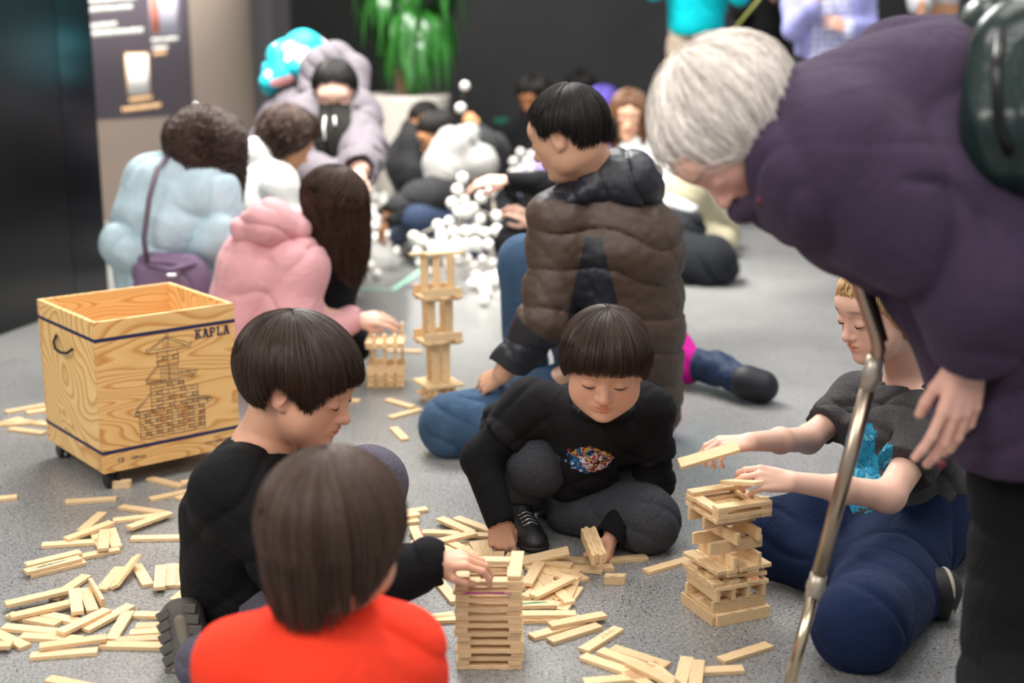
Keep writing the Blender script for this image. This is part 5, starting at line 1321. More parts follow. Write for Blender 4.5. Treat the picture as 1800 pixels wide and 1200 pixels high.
for x, y, dy in ((1338, 352, -.1), (1655, 815, -.155)): mb2 = MB().lathe([(0, -.003), (.006, -.003), (.007, 0), (.006, .004), (0, .004)], E_(x, y, dy), 16, np.array(Matrix.Rotation(math.pi / 2, 3, 'X'))).build('button', mat_plain('button_red', (.12, .01, .02), .3), coat, smooth=True)
m_btr = mat_cloth('black_trouser', (.0045, .0045, .006), sheen=.1, bump=.5)
S = SDF(); S.chain([E_(1872, 760, .04), E_(1862, 1000, .03), E_(1858, 1100, .02), G(1840, 1420, .02)], [.15, .125, .125, .105], .04); S.chain([E_(1860, 1060, .0), E_(1842, 1200, .0), G(1835, 1430, .02)], [.125, .128, .11], .03)
S.disp.append(folds(.006, 7., ((.2, .1, .9),), 26., 6., 52)); wear(S, 'trousers', .006, m_btr, old)
shoe(old, G(1850, 1440) * V3(1, 1, 0) + V3(.03, .0, 0), G(1850, 1440) * V3(1, 1, 0) + V3(-.22, -.02, 0), (0, 0, 1), .095, m_bk, m_blkm, .05, h=.005)
# dark green shoulder bag on the hip
m_lea = mat_plain('green_leather', (.006, .018, .016), rough=.28, bump=.5, bscale=60)
bg = empty('shoulder_bag', E_(1790, 200), 'dark green glossy leather bag slung on the back of the plum coat', 'bag')
S = SDF(); S.chain([E_(1800, 95, -.12), E_(1800, 225, -.16)], [.072, .085], .03, flat=(V3(0, 1, 0), .75)); S.cap(E_(1790, 70, .02), E_(1800, 200, -.02), .09, .09, .03)
S.disp.append(folds(.005, 9., ((1, 0, .1),), 40., 3., 60)); V, Fc = S.solve(.005); add_mesh('bag_body', V, Fc, m_lea, bg)
MB().tube([E_(1758, 60, -.20), E_(1752, 130, -.235), E_(1757, 220, -.235), E_(1775, 270, -.22)], .007, 8).build('seam_piping', m_blk, bg, smooth=True)
MB().tube([E_(1770, 60, -.10), E_(1720, 52, -.02), E_(1690, 62, .06), E_(1640, 66, .12)], .009, 8).build('strap', m_blk, bg, smooth=True)
# cane
cn = empty('cane', G(1372, 1290), 'bronze metal walking cane leaning between the blond child and the plum coat', 'cane')
m_bz = mat_plain('brushed_bronze', (.50, .40, .30), rough=.28, metal=1.); m_bz2 = mat_plain('polished_brass', (.62, .50, .34), rough=.2, metal=1.); m_collar = mat_plain('cane_collar', (.46, .41, .33), rough=.35, metal=.6)
tipc = G(1370, 1292); a0 = W(1533, 655, 1.99); a1 = W(1434, 1030, 2.02)
MB().tube([a0, a1], .0118, 20).build('upper_tube', m_bz, cn, smooth=True); MB().tube([a1, tipc + V3(0, 0, .03)], .0098, 20).build('lower_tube', m_bz2, cn, smooth=True)
MB().tube([a0 + (a0 - a1) * .0, W(1545, 612, 1.985), W(1540, 588, 1.985), W(1512, 505, 1.985), W(1497, 462, 1.985), W(1480, 430, 1.985)], .0108, 18).build('crook', m_bz, cn, smooth=True)
for p_, r_, l_, n_ in ((a0, .0145, .026, 'upper_collar'), (a1, .0145, .022, 'lower_collar')):
    d_ = nrm(a0 - a1); MB().tube([p_ + d_ * l_, p_ + d_ * l_ * .35, p_ + d_ * l_ * .2, p_ - d_ * l_ * .2, p_ - d_ * l_ * .35, p_ - d_ * l_], [r_ * .9, r_ * .95, r_ * 1.05, r_ * 1.05, r_ * .95, r_ * .9], 20).build(n_, m_collar, cn, smooth=True)
d_ = nrm(a1 - a0)
mb = MB()
for i in range(6):
    mb2 = MB().lathe([(0, -.001), (.0022, -.001), (.0022, .001), (0, .001)], a0 + d_ * (.12 + .022 * i) + V3(-.0045, -.0108, 0), 10, np.array(Matrix.Rotation(math.pi / 2, 3, 'X'))); mb.add(np.concatenate(mb2.V), mb2.F)
MB().tube([tipc + V3(0, 0, .035), tipc + V3(0, 0, .0)], [.013, .016], 16).build('rubber_tip', m_blkm, cn, smooth=True)
MB().tube([W(1552, 600, 1.99), W(1535, 540, 1.995), W(1512, 470, 2.0), W(1500, 430, 2.0)], .0085, 10).build('wrist_strap', m_blkm, cn, smooth=True)

# ---- man in a brown and navy puffer jacket, back to the camera
M = Frame(W(998, 236, 3.46), (-.84, .40, -.36), (-.1, 0, 1), .232)
S = SDF(); head_prims(S, M, child=False)
nk = W(1052, 318, 3.52); ch = W(1085, 400, 3.50); pl_ = W(1085, 660, 3.58)
S.chain([M.p(0, -.12, -.2), nk, ch, pl_], [.055, .06, .10, .10], .03)
shL, elL, wrL = W(985, 390, 3.46), W(960, 560, 3.40), W(885, 655, 3.42)
S.chain([nk, shL, elL, wrL], [.05, .045, .04, .028], .02); hand(S, wrL, (-.6, .5, -.5), (-.3, -.5, .6), 1, .17)
knU, anU = W(925, 462, 3.75), G(925, 700, .06); knD = G(795, 748, .075); S.chain([pl_, knU, anU], [.08, .05, .04], .02); S.chain([pl_, knD], [.08, .05], .02)
man = body(S, .004, mat_plain('skin_tan', (.60, .34, .22), rough=.5, tint=True, sss=.1), 'man with short black hair in a brown and navy puffer jacket, seen from behind', tint=[head_tint(M, .15)])
lashes(M, man, sides=(-1,))
hair('hair', man, M, (0, -.07, .12), (.36, .415, .385), (0, -.35, .93), [(0, 80), (30, 82), (50, 92), (66, 112), (78, 100), (95, 96), (110, 106), (130, 116), (180, 114), (-30, 82), (-50, 92), (-66, 112), (-78, 100), (-95, 96), (-110, 106), (-130, 124)], h_black, n=3200, K=10, thick=.045, rad=.0012, seed=53, clump=.6, stray=.06)
m_brn = mat_plain('brown_nylon', (.058, .034, .022), rough=.55, bump=.25, bscale=120); m_nvy = mat_plain('navy_nylon', (.010, .011, .018), rough=.5, bump=.25, bscale=120)
S = SDF(); S.chain([W(1060, 345, 3.53), W(1085, 430, 3.52), W(1090, 570, 3.54), W(1105, 700, 3.58)], [.115, .165, .165, .15], .05); S.cap(W(1130, 450, 3.5), W(1135, 715, 3.56), .09, .085, .05)
S.chain([nk + V3(-.02, 0, -.04), shL, elL], [.07, .085, .075], .05); S.chain([elL, wrL], [.073, .055], .03)
S.disp.append(quilt((.12, 0, 1), .098, .015, (0, 0, .06), warp=.6)); S.disp.append(folds(.0025, 14., ((.8, .2, .5),), 60., 5., 70))
S.cap(wrL - (elL - wrL) * -.0, wrL + nrm(wrL - elL) * .07, .045, .05, .003, 's')
def jf(C):
    t = (C - shL) @ (elL - shL) / ((elL - shL) @ (elL - shL)); q = shL + np.clip(t, 0, 1)[:, None] * (elL - shL); right = (C[:, 0] > q[:, 0] + .03); dl = np.linalg.norm(C - q, axis=1)
    z = C[:, 2]; a1_ = W(1042, 415, 3.4); strip = (np.abs(C[:, 0] - (a1_[0] + (a1_[2] - z) * .02)) < .02 + np.clip(a1_[2] - z, 0, 1) * .24) & (z < a1_[2]) & (z > a1_[2] - .40) & (C[:, 1] < 3.55)
    t2 = (C - elL) @ (wrL - elL) / ((wrL - elL) @ (wrL - elL)); low = (t2 > .15) & (np.linalg.norm(C - (elL + np.clip(t2, 0, 1)[:, None] * (wrL - elL)), axis=1) < .1)
    top = (z > W(985, 352, 3.4)[2]) & (C[:, 0] < nk[0] + .02)
    return (strip | low | top).astype(int)
jk = wear(S, 'puffer_jacket', .005, m_brn, man, 'quilted brown jacket with navy panels', mats=[m_brn, m_nvy], midf=jf)
S = SDF(); S.chain([W(1010, 345, 3.42), W(1060, 325, 3.46), W(1110, 320, 3.46), W(1140, 330, 3.50)], [.030, .060, .078, .05], .04); S.cap(W(1085, 300, 3.5), W(1130, 310, 3.56), .065, .06, .03); S.cap(W(985, 372, 3.42), W(1020, 345, 3.40), .02, .03, .02)
S.chain([W(1052, 300, 3.57), W(1000, 345, 3.62), W(965, 378, 3.55)], [.05, .045, .03], .03)
S.disp.append(quilt((.9, 0, .35), .07, .013, (0, 0, 0), warp=.8, seed=3)); wear(S, 'hood', .004, m_nvy, jk, 'navy quilted hood')
m_jean = mat_cloth('blue_denim', (.045, .088, .155), vary=9., sheen=.2)
S = SDF(); S.chain([pl_, knU, anU], [.11, .075, .06], .03); S.chain([W(1050, 690, 3.6), W(930, 725, 3.52), knD], [.11, .098, .082], .05); S.chain([knD, W(900, 745, 3.75)], [.08, .07], .03); S.disp.append(folds(.004, 10., ((.7, .1, .6),), 50., 6., 80)); wear(S, 'jeans', .005, m_jean, man)

shoe(man, G(935, 705) * V3(1, 1, 0), G(880, 690) * V3(1, 1, 0), (0, 0, 1), .09, m_bk, m_blkm, .05, h=.005)
# ---- child behind him: magenta and navy snow clothes, only a leg shows
S = SDF(); a_ = [W(1120, 560, 4.30), G(1205, 640, .07), G(1262, 648, .075), G(1318, 672, .06)]
S.chain([W(1110, 470, 4.35), a_[0], a_[1], a_[2], a_[3]], [.05, .07, .045, .035, .03], .03); S.ell(W(1110, 430, 4.35), (.07, .08, .09))
kid = body(S, .005, sk_b, 'child behind the brown jacket man, one navy quilted leg stretched out', tint=[])
S = SDF(); S.chain([a_[0], a_[1]], [.10, .062], .03); S.disp.append(folds(.006, 10., ((1, 0, .2),), 40., 4., 91)); wear(S, 'snow_jacket', .005, mat_cloth('magenta_nylon', (.52, .01, .26)), kid, 'magenta nylon')
S = SDF(); S.chain([a_[1] + V3(.02, 0, 0), a_[2], a_[3] - V3(.02, 0, 0)], [.058, .056, .05], .02); S.disp.append(quilt((.95, 0, -.3), .05, .008, (0, 0, 0), .3)); wear(S, 'quilted_trousers', .004, mat_cloth('navy_nylon_quilt', (.012, .028, .07), rough=.6), kid)
S = SDF(); S.chain([a_[3] - V3(.01, 0, 0), a_[3] + V3(.035, -.01, -.01)], [.053, .050], .02); wear(S, 'boot', .004, mat_plain('boot_dark', (.005, .006, .011), .6), kid)

# ---- girl in the pink hoodie
h_br = mat_hair('hair_brown', (.040, .017, .010))
M = Frame(W(590, 362, 4.18), (.80, .34, -.50), (.1, 0, 1), .22)
S = SDF(); head_prims(S, M); nk = W(540, 425, 4.20); ch = W(470, 480, 4.18); pl_ = W(450, 620, 4.20)
S.chain([M.p(0, -.12, -.2), nk, ch, pl_], [.045, .05, .09, .1], .02); shN, elN, wrN = W(525, 470, 4.08), W(560, 555, 4.1), W(622, 562, 4.2)
S.chain([nk, shN, elN, wrN], [.04, .038, .03, .022], .02); hand(S, wrN, (.92, .1, .05), (.1, -.6, .8), 1, .16, curls=(20, 22, 25, 28), base=(18, 20, 22, 26), tspread=18)
kn1 = W(588, 475, 4.35); an1 = G(575, 655, .05); kn2 = W(622, 605, 4.3); S.chain([pl_, kn1, an1], [.08, .05, .035], .02); S.chain([pl_, kn2], [.07, .045], .02)
girl = body(S, .0042, sk_b, 'girl in a pink hoodie with long brown hair squatting beside the wooden box', tint=[head_tint(M)])
hair('hair', girl, M, (0, -.07, .11), (.385, .455, .41), (0, -.25, .96), [(0, 70), (30, 76), (50, 100), (70, 108), (100, 112), (180, 108), (-30, 76), (-50, 100), (-70, 108), (-100, 112)], h_br, n=3400, K=22, thick=.06, rad=.0013, seed=63, clump=.5, hang=[(0, .0), (35, .7), (60, .95), (90, 1.0), (130, .8), (180, .55), (-60, .95), (-35, .7), (-90, .95), (-130, .8)], grav=nrm((.12, 0, -1)), wave=.012, wfreq=8.)
m_pink = mat_cloth('pink_fleece', (.70, .36, .38), sheen=.3)
S = SDF(); S.chain([nk + V3(-.02, 0, -.04), ch, W(440, 560, 4.18), W(450, 640, 4.2)], [.085, .145, .135, .13], .05); S.chain([nk + V3(-.02, 0, -.04), shN, W(515, 560, 4.05), W(570, 582, 4.12)], [.07, .085, .075, .06], .04); S.chain([W(570, 582, 4.12), wrN - V3(.01, 0, 0)], [.055, .042], .03)
S.disp.append(folds(.008, 8., ((.4, .1, .8), (-.8, .1, .4)), 36., 6., 72)); S.cap(wrN, wrN + V3(.06, 0, 0), .033, .035, .003, 's'); hd = wear(S, 'hoodie', .005, m_pink, girl)
S = SDF(); S.chain([W(435, 400, 4.12), W(475, 390, 4.08), W(520, 402, 4.10)], [.045, .065, .045], .03); S.chain([W(430, 402, 4.12), W(480, 388, 4.2), W(528, 395, 4.22)], [.035, .05, .04], .03); S.cap(W(500, 430, 4.12), W(530, 440, 4.1), .05, .03, .03)
S.disp.append(folds(.006, 9., ((.3, .1, .9),), 45., 6., 75)); wear(S, 'hood', .004, m_pink, hd)
S = SDF(); S.chain([pl_ + V3(.03, 0, 0), kn1, an1], [.11, .085, .05], .04); S.chain([pl_ + V3(.05, 0, -.03), kn2], [.10, .062], .03); wear(S, 'leggings', .005, m_bk, girl)
gl = MB()
for x in (-1, 1):
    gl.tube([M.p(x * .135 + .075 * math.cos(a), .40, .0 + .058 * math.sin(a)) for a in np.linspace(0, 2 * math.pi, 17)], .0013, 5); gl.tube([M.p(x * .21, .39, .02), M.p(x * .33, .02, .03)], .0013, 5)
gl.tube([M.p(-.06, .41, .01), M.p(.06, .41, .01)], .0013, 5); gl.build('glasses', mat_plain('clear_frame', (.5, .4, .38), .2), girl, smooth=True)
# ------------------------------------------------------------------ people further back (out of focus)
def figure(label, M, torso, arms, legs, skinm, top, bottom, topn='jacket', botn='trousers', tr=(.10, .15, .13), ar=(.062, .055, .045), lr=(.09, .07, .05), child=False, h=.008, fold=.008, hands=None, neckr=.05, shoes=None, grp=None, nocut=False, face=True):
    S = SDF(); 
    if M is not None: head_prims(S, M, child=child); S.cap(M.p(0, -.1, -.2), torso[0], .04, .05, .02)
    S.chain(torso, [neckr * .8] + [t * .6 for t in tr[1:]][:len(torso) - 1], .02)
    for a in arms: S.chain([torso[0]] + a, [.035] + [r * .55 for r in ar][:len(a)], .02)
    for l in legs: S.chain([torso[-1]] + l, [.05] + [r * .55 for r in lr[1:]][:len(l)], .02)
    for hd in (hands or []): hand(S, *hd[:5], **hd[5])
    root = body(S, .0045 if h < .008 else .0055, skinm, label, tint=[head_tint(M)] if M is not None else [], group=grp)
    if M is not None and face: lashes(M, root, eyebrow=True)
    S = SDF(); S.chain(torso, list(tr)[:len(torso)], .05)
    for a in arms: S.chain([torso[0] * .45 + a[0] * .55] + a, [ar[0]] + list(ar)[:len(a)], .04)
    if fold: S.disp.append(folds(fold, 7., ((.4, .1, .8), (-.6, .2, .5)), 32., 6., len(label)))
    for a in arms: d = nrm(a[-1] - a[-2]); S.cap(a[-1] + d * .01, a[-1] + d * .07, ar[min(len(a), 3) - 1] * .8, ar[min(len(a), 3) - 1] * .9, .004, 's')
    tp = wear(S, topn, h, top, root)
    if legs:
        S = SDF()
        for l in legs: S.chain([torso[-1]] + l, list(lr)[:len(l) + 1], .04)
        S.disp.append(folds(.005, 8., ((.5, .3, .6),), 36., 5., 5)); wear(S, botn, h, bottom, root)
    for sh in (shoes or []): shoe(root, *sh[:3], .085, sh[3], sh[4], .05, h=.006)
    return root, tp
RI = lambda f, b, s=None: [(0, f), (30, f + 4), (60, f + 25 if s is None else s), (90, s or b), (130, b), (180, b), (-30, f + 4), (-60, f + 25 if s is None else s), (-90, s or b), (-130, b)]
h_curl = mat_hair('hair_curly_brown', (.060, .032, .024)); h_mid = mat_hair('hair_auburn', (.16, .075, .035))
# woman in light denim with curly hair and purple bag
M = Frame(W(362, 262, 4.62), (.62, .62, -.48), (.1, 0, 1), .23)
Y = 4.6
rt, jk = figure('woman with dark curly hair in a pale denim jacket, crouching by the black wall', M, [W(325, 318, Y), W(300, 385, Y - .02), W(295, 480, Y + .02), W(300, 520, Y)], [[W(266, 322, Y - .05), W(226, 432, Y - .12), W(262, 452, Y + .1)], [W(370, 335, Y - .05), W(388, 425, Y - .10), W(420, 440, Y + .1)]], [[W(390, 430, Y + .35), G(370, 600, .06)], [W(330, 480, Y + .4), G(320, 610, .06)]], skin('skin_olive', (.55, .32, .21)), mat_cloth('pale_denim', (.48, .62, .68), vary=5., sheen=.1), m_bk, topn='denim_jacket', tr=(.105, .165, .17, .16), ar=(.082, .082, .07), lr=(.15, .09, .06), h=.006, fold=.018)
hair('hair', rt, M, (0, -.07, .11), (.42, .48, .43), (0, -.3, .95), RI(72, 112, 104), h_curl, n=4200, K=40, thick=.10, rad=.0018, seed=73, clump=.9, hang=[(0, .0), (35, .6), (60, .9), (90, .85), (130, .45), (180, .35), (-60, .8), (-35, .5), (-90, .6), (-130, .4)], wave=.075, wfreq=26.)
m_pb = mat_plain('purple_nylon', (.19, .12, .21), rough=.4, bump=.5, bscale=40)
bag = empty('handbag', W(300, 478, 4.40), 'purple nylon shoulder bag hanging on the pale denim jacket', 'bag')
S = SDF(); S.chain([W(268, 478, 4.40), W(335, 480, 4.40)], [.062, .06], .02, flat=(V3(0, 1, 0), .6)); S.chain([W(270, 505, 4.4), W(335, 508, 4.4)], [.06, .06], .03, flat=(V3(0, 1, 0), .6)); S.disp.append(folds(.01, 12., ((.4, 0, .8),), 50., 6., 7)); V, Fc = S.solve(.005); add_mesh('bag_body', V, Fc, m_pb, bag)
MB().tube([W(258, 460, 4.37), W(253, 420, 4.36), W(262, 350, 4.36), W(276, 298, 4.42), W(300, 268, 4.55)], .009, 8).build('strap', mat_plain('strap_grey_purple', (.13, .09, .12), .6), bag, smooth=True)
MB().tube([W(258, 466, 4.36), W(300, 474, 4.33), W(345, 462, 4.36)], .008, 8).build('top_zip', m_pb, bag, smooth=True)
MB().box(W(302, 484, 4.325), (.032, .006, .012)).build('metal_badge', mat_plain('badge_silver', (.8, .8, .8), .25, 1.), bag, bevel=.003)
# child in white hoodie
M = Frame(W(508, 250, 5.12), (.82, -.05, -.52), (.1, 0, 1), .205); Y = 5.12
m_wh = mat_cloth('white_fleece', (.80, .80, .78), sheen=.1)
rt, tp = figure('child in a white hoodie with curly brown hair tied up', M, [W(468, 292, Y), W(458, 345, Y), W(455, 440, Y)], [[W(490, 325, Y - .1), W(505, 392, Y - .12), W(540, 388, Y)]], [[W(520, 400, Y + .2), G(520, 520, .05)]], skin('skin_honey', (.62, .34, .18)), m_wh, m_bk, topn='hoodie', tr=(.085, .14, .145), ar=(.068, .055, .045), child=True, h=.007)
S = SDF(); S.chain([W(428, 282, Y), W(452, 268, Y - .03), W(476, 270, Y - .02), W(488, 290, Y - .04)], [.038, .05, .05, .035], .04); V, Fc = S.solve(.006); add_mesh('hood', V, Fc, m_wh, tp)
hair('hair', rt, M, (0, -.09, .13), (.40, .46, .42), (0, -.5, .86), RI(88, 122, 112), h_curl, n=1500, K=20, thick=.14, rad=.002, seed=83, clump=.6, stray=.05, hang=[(0, 0), (60, .1), (120, .25), (180, .3), (-60, .1), (-120, .25)], wave=.06, wfreq=24.)
# adult in grey padded jacket leaning over, teal backpack
M = Frame(W(589, 164, 5.67), (.02, -.88, -.47), (0, -.3, 1), .235); Y = 5.6
m_gjk = mat_cloth('grey_padded_nylon', (.135, .12, .135), rough=.7, sheen=.2)
rt, jk = figure('adult in a grey padded jacket leaning forward over the pink hooded girl', M, [W(580, 190, 5.82), W(535, 232, 5.97), W(480, 300, 6.12)], [[W(540, 215, 5.67), W(540, 300, 5.57), W(590, 318, 5.22)], [W(625, 205, 5.72), W(640, 268, 5.52), W(632, 300, 4.75)]], [[W(545, 330, 5.72), G(560, 500, .06)], [W(480, 340, 5.72), G(470, 520, .06)]], sk_b, m_gjk, m_bk, topn='padded_jacket', tr=(.11, .19, .19), ar=(.105, .095, .065), lr=(.14, .11, .07), h=.007, fold=.012,
    hands=[(W(630, 303, 4.70), (-.1, -.85, -.42), (0, -.4, .9), -1, .17, dict(curls=(15, 16, 18, 20), base=(12, 12, 14, 16)))])
S = SDF(); S.chain([W(548, 165, 5.84), W(560, 120, 5.90), W(590, 106, 5.92), W(620, 125, 5.90), W(628, 165, 5.82)], [.06, .07, .07, .065, .05], .03); S.disp.append(folds(.012, 9., ((1, 0, 1),), 40., 5., 3)); V, Fc = S.solve(.007); add_mesh('hood', V, Fc, m_gjk, jk)
S = SDF(); S.chain([W(588, 205, 5.64), W(595, 245, 5.60), W(600, 300, 5.58)], [.08, .11, .10], .04); S.disp.append(folds(.008, 9., ((1, 0, .3),), 40., 5., 4)); V, Fc = S.solve(.007); add_mesh('dark_hoodie', V, Fc, mat_cloth('near_black_cotton', (.016, .015, .013)), rt)
MB().tube([W(571, 205, 5.52), W(569, 225, 5.48), W(571, 246, 5.47)], .0045, 8).build('drawstring', m_wh, rt, smooth=True); MB().tube([W(588, 205, 5.52), W(589, 220, 5.48)], .0045, 8).build('drawstring', m_wh, rt, smooth=True)
hair('hair', rt, M, (0, -.09, .13), (.365, .45, .39), (0, -.3, .95), RI(72, 104, 96), h_black, n=1300, K=10, thick=.05, rad=.0016, seed=93, clump=.3, stray=.02)
m_teal = mat_cloth('teal_nylon', (.02, .42, .50), rough=.5, vary=7.)
bk = empty('backpack', W(510, 130, 6.02), 'teal backpack with pink spots on the back of the grey padded jacket', 'backpack')
S = SDF(); S.chain([W(475, 148, 5.97), W(500, 112, 6.02), W(535, 92, 6.07), W(560, 92, 6.12)], [.045, .085, .085, .05], .04); S.chain([W(470, 145, 5.92), W(520, 120, 5.94)], [.03, .05], .03); S.disp.append(folds(.012, 10., ((1, .3, .3),), 45., 5., 9))
V, Fc = S.solve(.006); C = V[Fc].mean(1); add_mesh('bag_body', V, Fc, m_teal, bk, mats=[m_teal, mat_plain('pink_spot', (.80, .35, .36)), mat_plain('pale_spot', (.55, .80, .82))], midx=np.where(noise(C, 16., 4) > .74, 1, np.where(noise(C, 13., 8) > .66, 2, 0)))
# boy in grey hood by the balls
M = Frame(W(768, 238, 6.5), (-.84, -.25, -.48), (-.1, 0, 1), .215); Y = 6.5
m_lg = mat_cloth('light_grey_fleece', (.36, .35, .335)); m_dk = mat_cloth('dark_grey_cotton', (.028, .028, .030))
rt, tp = figure('boy in a grey and black hoodie holding up a stick with white balls', M, [W(800, 270, Y), W(815, 330, Y + .05), W(848, 395, Y + .1)], [[W(775, 335, Y - .15), W(735, 350, Y - .25), W(682, 380, Y - .3)], [W(850, 262, Y + .15), W(868, 262, Y + .25), W(838, 236, Y + .35)]], [[W(735, 385, Y - .3), G(700, 415, .05)], [G(770, 420, .08), G(840, 440, .06)]], skin('skin_brown', (.50, .24, .11)), m_dk, mat_cloth('dark_denim', (.03, .045, .085)), topn='black_hoodie', tr=(.085, .15, .17), ar=(.085, .075, .055), child=True, h=.008,
    hands=[(W(838, 232, Y + .33), (-.45, .1, .9), (.3, -.8, .2), 1, .16, dict(curls=(60, 60, 60, 60), base=(50, 50, 50, 50))), (W(680, 382, Y - .32), (-.3, -.3, -.8), (-.6, -.3, .5), 1, .15, {})], shoes=[(G(720, 418), G(668, 412), (0, 0, 1), m_bk, m_bk)])
S = SDF(); S.chain([W(775, 290, Y - .12), W(800, 258, Y - .08), W(825, 235, Y)], [.085, .09, .05], .04); S.chain([W(845, 285, Y - .05), W(815, 290, Y - .1)], [.085, .07], .04); S.chain([W(770, 320, Y - .15), W(790, 300, Y - .15)], [.06, .07], .03); S.disp.append(folds(.012, 8., ((.6, 0, .8),), 38., 6., 13)); V, Fc = S.solve(.007); add_mesh('grey_hood', V, Fc, m_lg, tp)
hair('hair', rt, M, (0, -.09, .12), (.36, .44, .39), (0, -.3, .95), RI(84, 116, 100), h_black, n=1100, K=8, thick=.05, rad=.0018, seed=103, clump=.3, stray=.02)
# crouching figure in dark clothes behind him
Y = 7.4; M = Frame(W(745, 215, Y), (-.5, -.7, -.5), (0, 0, 1), .2)
rt, tp = figure('child in dark clothes and red shoes half hidden by the grey hooded boy', M, [W(735, 235, Y), W(728, 285, Y), W(735, 330, Y)], [[W(725, 250, Y - .1), W(722, 290, Y - .15), W(730, 305, Y - .2)]], [[W(725, 320, Y - .3), G(735, 385, .06)]], skin('skin_brown2', (.50, .24, .11)), m_dk, m_bk, child=True, h=.009, fold=.005, shoes=[(G(720, 390), G(745, 400), (0, 0, 1), mat_plain('shoe_red', (.55, .02, .03)), m_wh)])
hair('hair', rt, M, (0, -.09, .12), (.37, .44, .39), (0, -.3, .95), RI(84, 116, 100), h_black, n=500, K=8, thick=.05, rad=.002, seed=104)
# person hidden behind the brown jacket: black sleeve, hand in the balls
Y = 4.9; M = Frame(W(1030, 250, Y), (-.9, .2, -.4), (0, 0, 1), .22)
rt, tp = figure('person in black behind the brown jacket man, one arm reaching to the balls', M, [W(1035, 300, Y), W(1040, 370, Y), W(1040, 450, Y)], [[W(985, 325, Y), W(960, 325, Y), W(893, 319, Y)], [W(1000, 370, Y - .05), W(985, 405, Y - .05), W(942, 395, Y)]], [[W(905, 428, 4.95), G(1000, 560, .05)], [G(960, 520, .08), G(1000, 560, .05)]], sk_b, m_bk, m_bk, topn='black_top', tr=(.09, .12, .12), ar=(.055, .045, .036), lr=(.10, .068, .055), h=.006, fold=.004,
    hands=[(W(892, 318, Y), (-.97, .05, .0), (.1, -.5, .8), -1, .165, dict(curls=(22, 26, 30, 34), base=(14, 18, 22, 26), tspread=24)), (W(940, 393, Y), (-.8, 0, .55), (.3, -.7, .5), -1, .15, {})])
hair('hair', rt, M, (0, -.09, .12), (.36, .44, .39), (0, -.3, .95), RI(80, 116, 100), h_black, n=500, K=8, thick=.05, rad=.002, seed=105)
# woman with auburn hair facing the camera
Y = 6.9; M = Frame(W(1106, 205, Y), (-.12, -.97, -.12), (.05, 0, 1), .245)
m_kh = mat_cloth('khaki_cotton', (.42, .38, .26))
rt, tp = figure('woman with long auburn hair facing the camera, sitting by the black wall', M, [W(1118, 262, Y), W(1125, 320, Y), W(1135, 390, Y)], [[W(1160, 290, Y), W(1180, 350, Y - .1), W(1150, 370, Y - .2)], [W(1080, 290, Y), W(1065, 340, Y - .1), W(1090, 370, Y - .2)]], [[W(1205, 345, Y - .35), G(1275, 412, .07)], [G(1215, 420, .08), G(1270, 425, .07)]], skin('skin_light', (.74, .44, .30)), m_wh, m_kh, topn='white_top', tr=(.08, .13, .15), lr=(.13, .10, .075), h=.008)
hair('hair', rt, M, (0, -.07, .10), (.39, .46, .41), (0, -.1, .99), [(0, 62), (25, 70), (45, 100), (65, 118), (90, 122), (180, 118), (-25, 70), (-45, 100), (-65, 118), (-90, 122)], h_mid, n=2000, K=16, thick=.07, rad=.0022, seed=113, clump=.3, hang=[(0, 0), (40, .6), (60, .95), (90, 1.), (180, .8), (-40, .6), (-60, .95), (-90, 1.)])
bgk = empty('rucksack', G(1235, 470), 'soft black rucksack lying on the floor beside the khaki trousers', 'backpack')
S = SDF(); S.chain([G(1195, 455, .10), G(1250, 462, .09), G(1275, 472, .05)], [.12, .11, .06], .04); S.chain([W(1185, 385, 6.25), W(1210, 400, 6.2)], [.05, .08], .04); S.disp.append(folds(.012, 8., ((.6, 0, .8),), 36., 6., 21)); V, Fc = S.solve(.007); add_mesh('bag_body', V, Fc, mat_cloth('black_canvas', (.016, .018, .022)), bgk)
MB().box(G(1288, 470, .03), (.05, .02, .02)).build('white_tag', m_wh, bgk, bevel=.002)
MB().tube([W(1175, 352, 6.3), W(1195, 360, 6.25), W(1222, 372, 6.2)], .03, 8).build('pale_pocket', m_wh, bgk, smooth=True)
# three in the dark by the wall
def darkone(px, py, Y, label, hairm, hc, top, sk, Hs=.23, rimv=(80, 116, 104), f=(-.5, -.8, -.35)):
    M = Frame(W(px, py, Y), f, (0, 0, 1), Hs); x = px
    yb = G(px, 400)[1]
    nk_ = M.o + V3(0, .03, -.16); pel_ = M.o + V3(0, .08, -.62); pel_[2] = max(pel_[2], .14)
    rt, tp = figure(label, M, [nk_, (nk_ + pel_) / 2, pel_], [[nk_ + V3(.15, 0, -.06), nk_ + V3(.2, -.08, -.3), nk_ + V3(.05, -.3, -.38)], [nk_ + V3(-.15, 0, -.06), nk_ + V3(-.2, -.08, -.3), nk_ + V3(-.05, -.3, -.38)]], [[pel_ + V3(.2, -.4, .0), V3(pel_[0] - .1, pel_[1] - .45, .07)], [pel_ + V3(-.2, -.4, .0), V3(pel_[0] + .1, pel_[1] - .45, .07)]], sk, top, m_bk, h=.010, fold=.005)
    hair('hair', rt, M, (0, -.09, .12), (.40, .47, .42), (0, -.2, .97), RI(*rimv), hairm, n=600, K=8, thick=.08, rad=.003, seed=px, hang=hc)
    return rt
darkone(938, 172, 8.6, 'person in black with cropped hair crouching against the black wall', h_black, None, m_bk, skin('skin_deep', (.40, .17, .07)))
darkone(1020, 158, 9.9, 'dark haired person in black beside the purple haired child', h_black, None, m_bk, skin('skin_deep2', (.20, .10, .06)))
m_pur = mat_hair('hair_dyed_purple', (.12, .08, .45)); cmp_ = mat_cloth('violet_cotton', (.20, .16, .50))
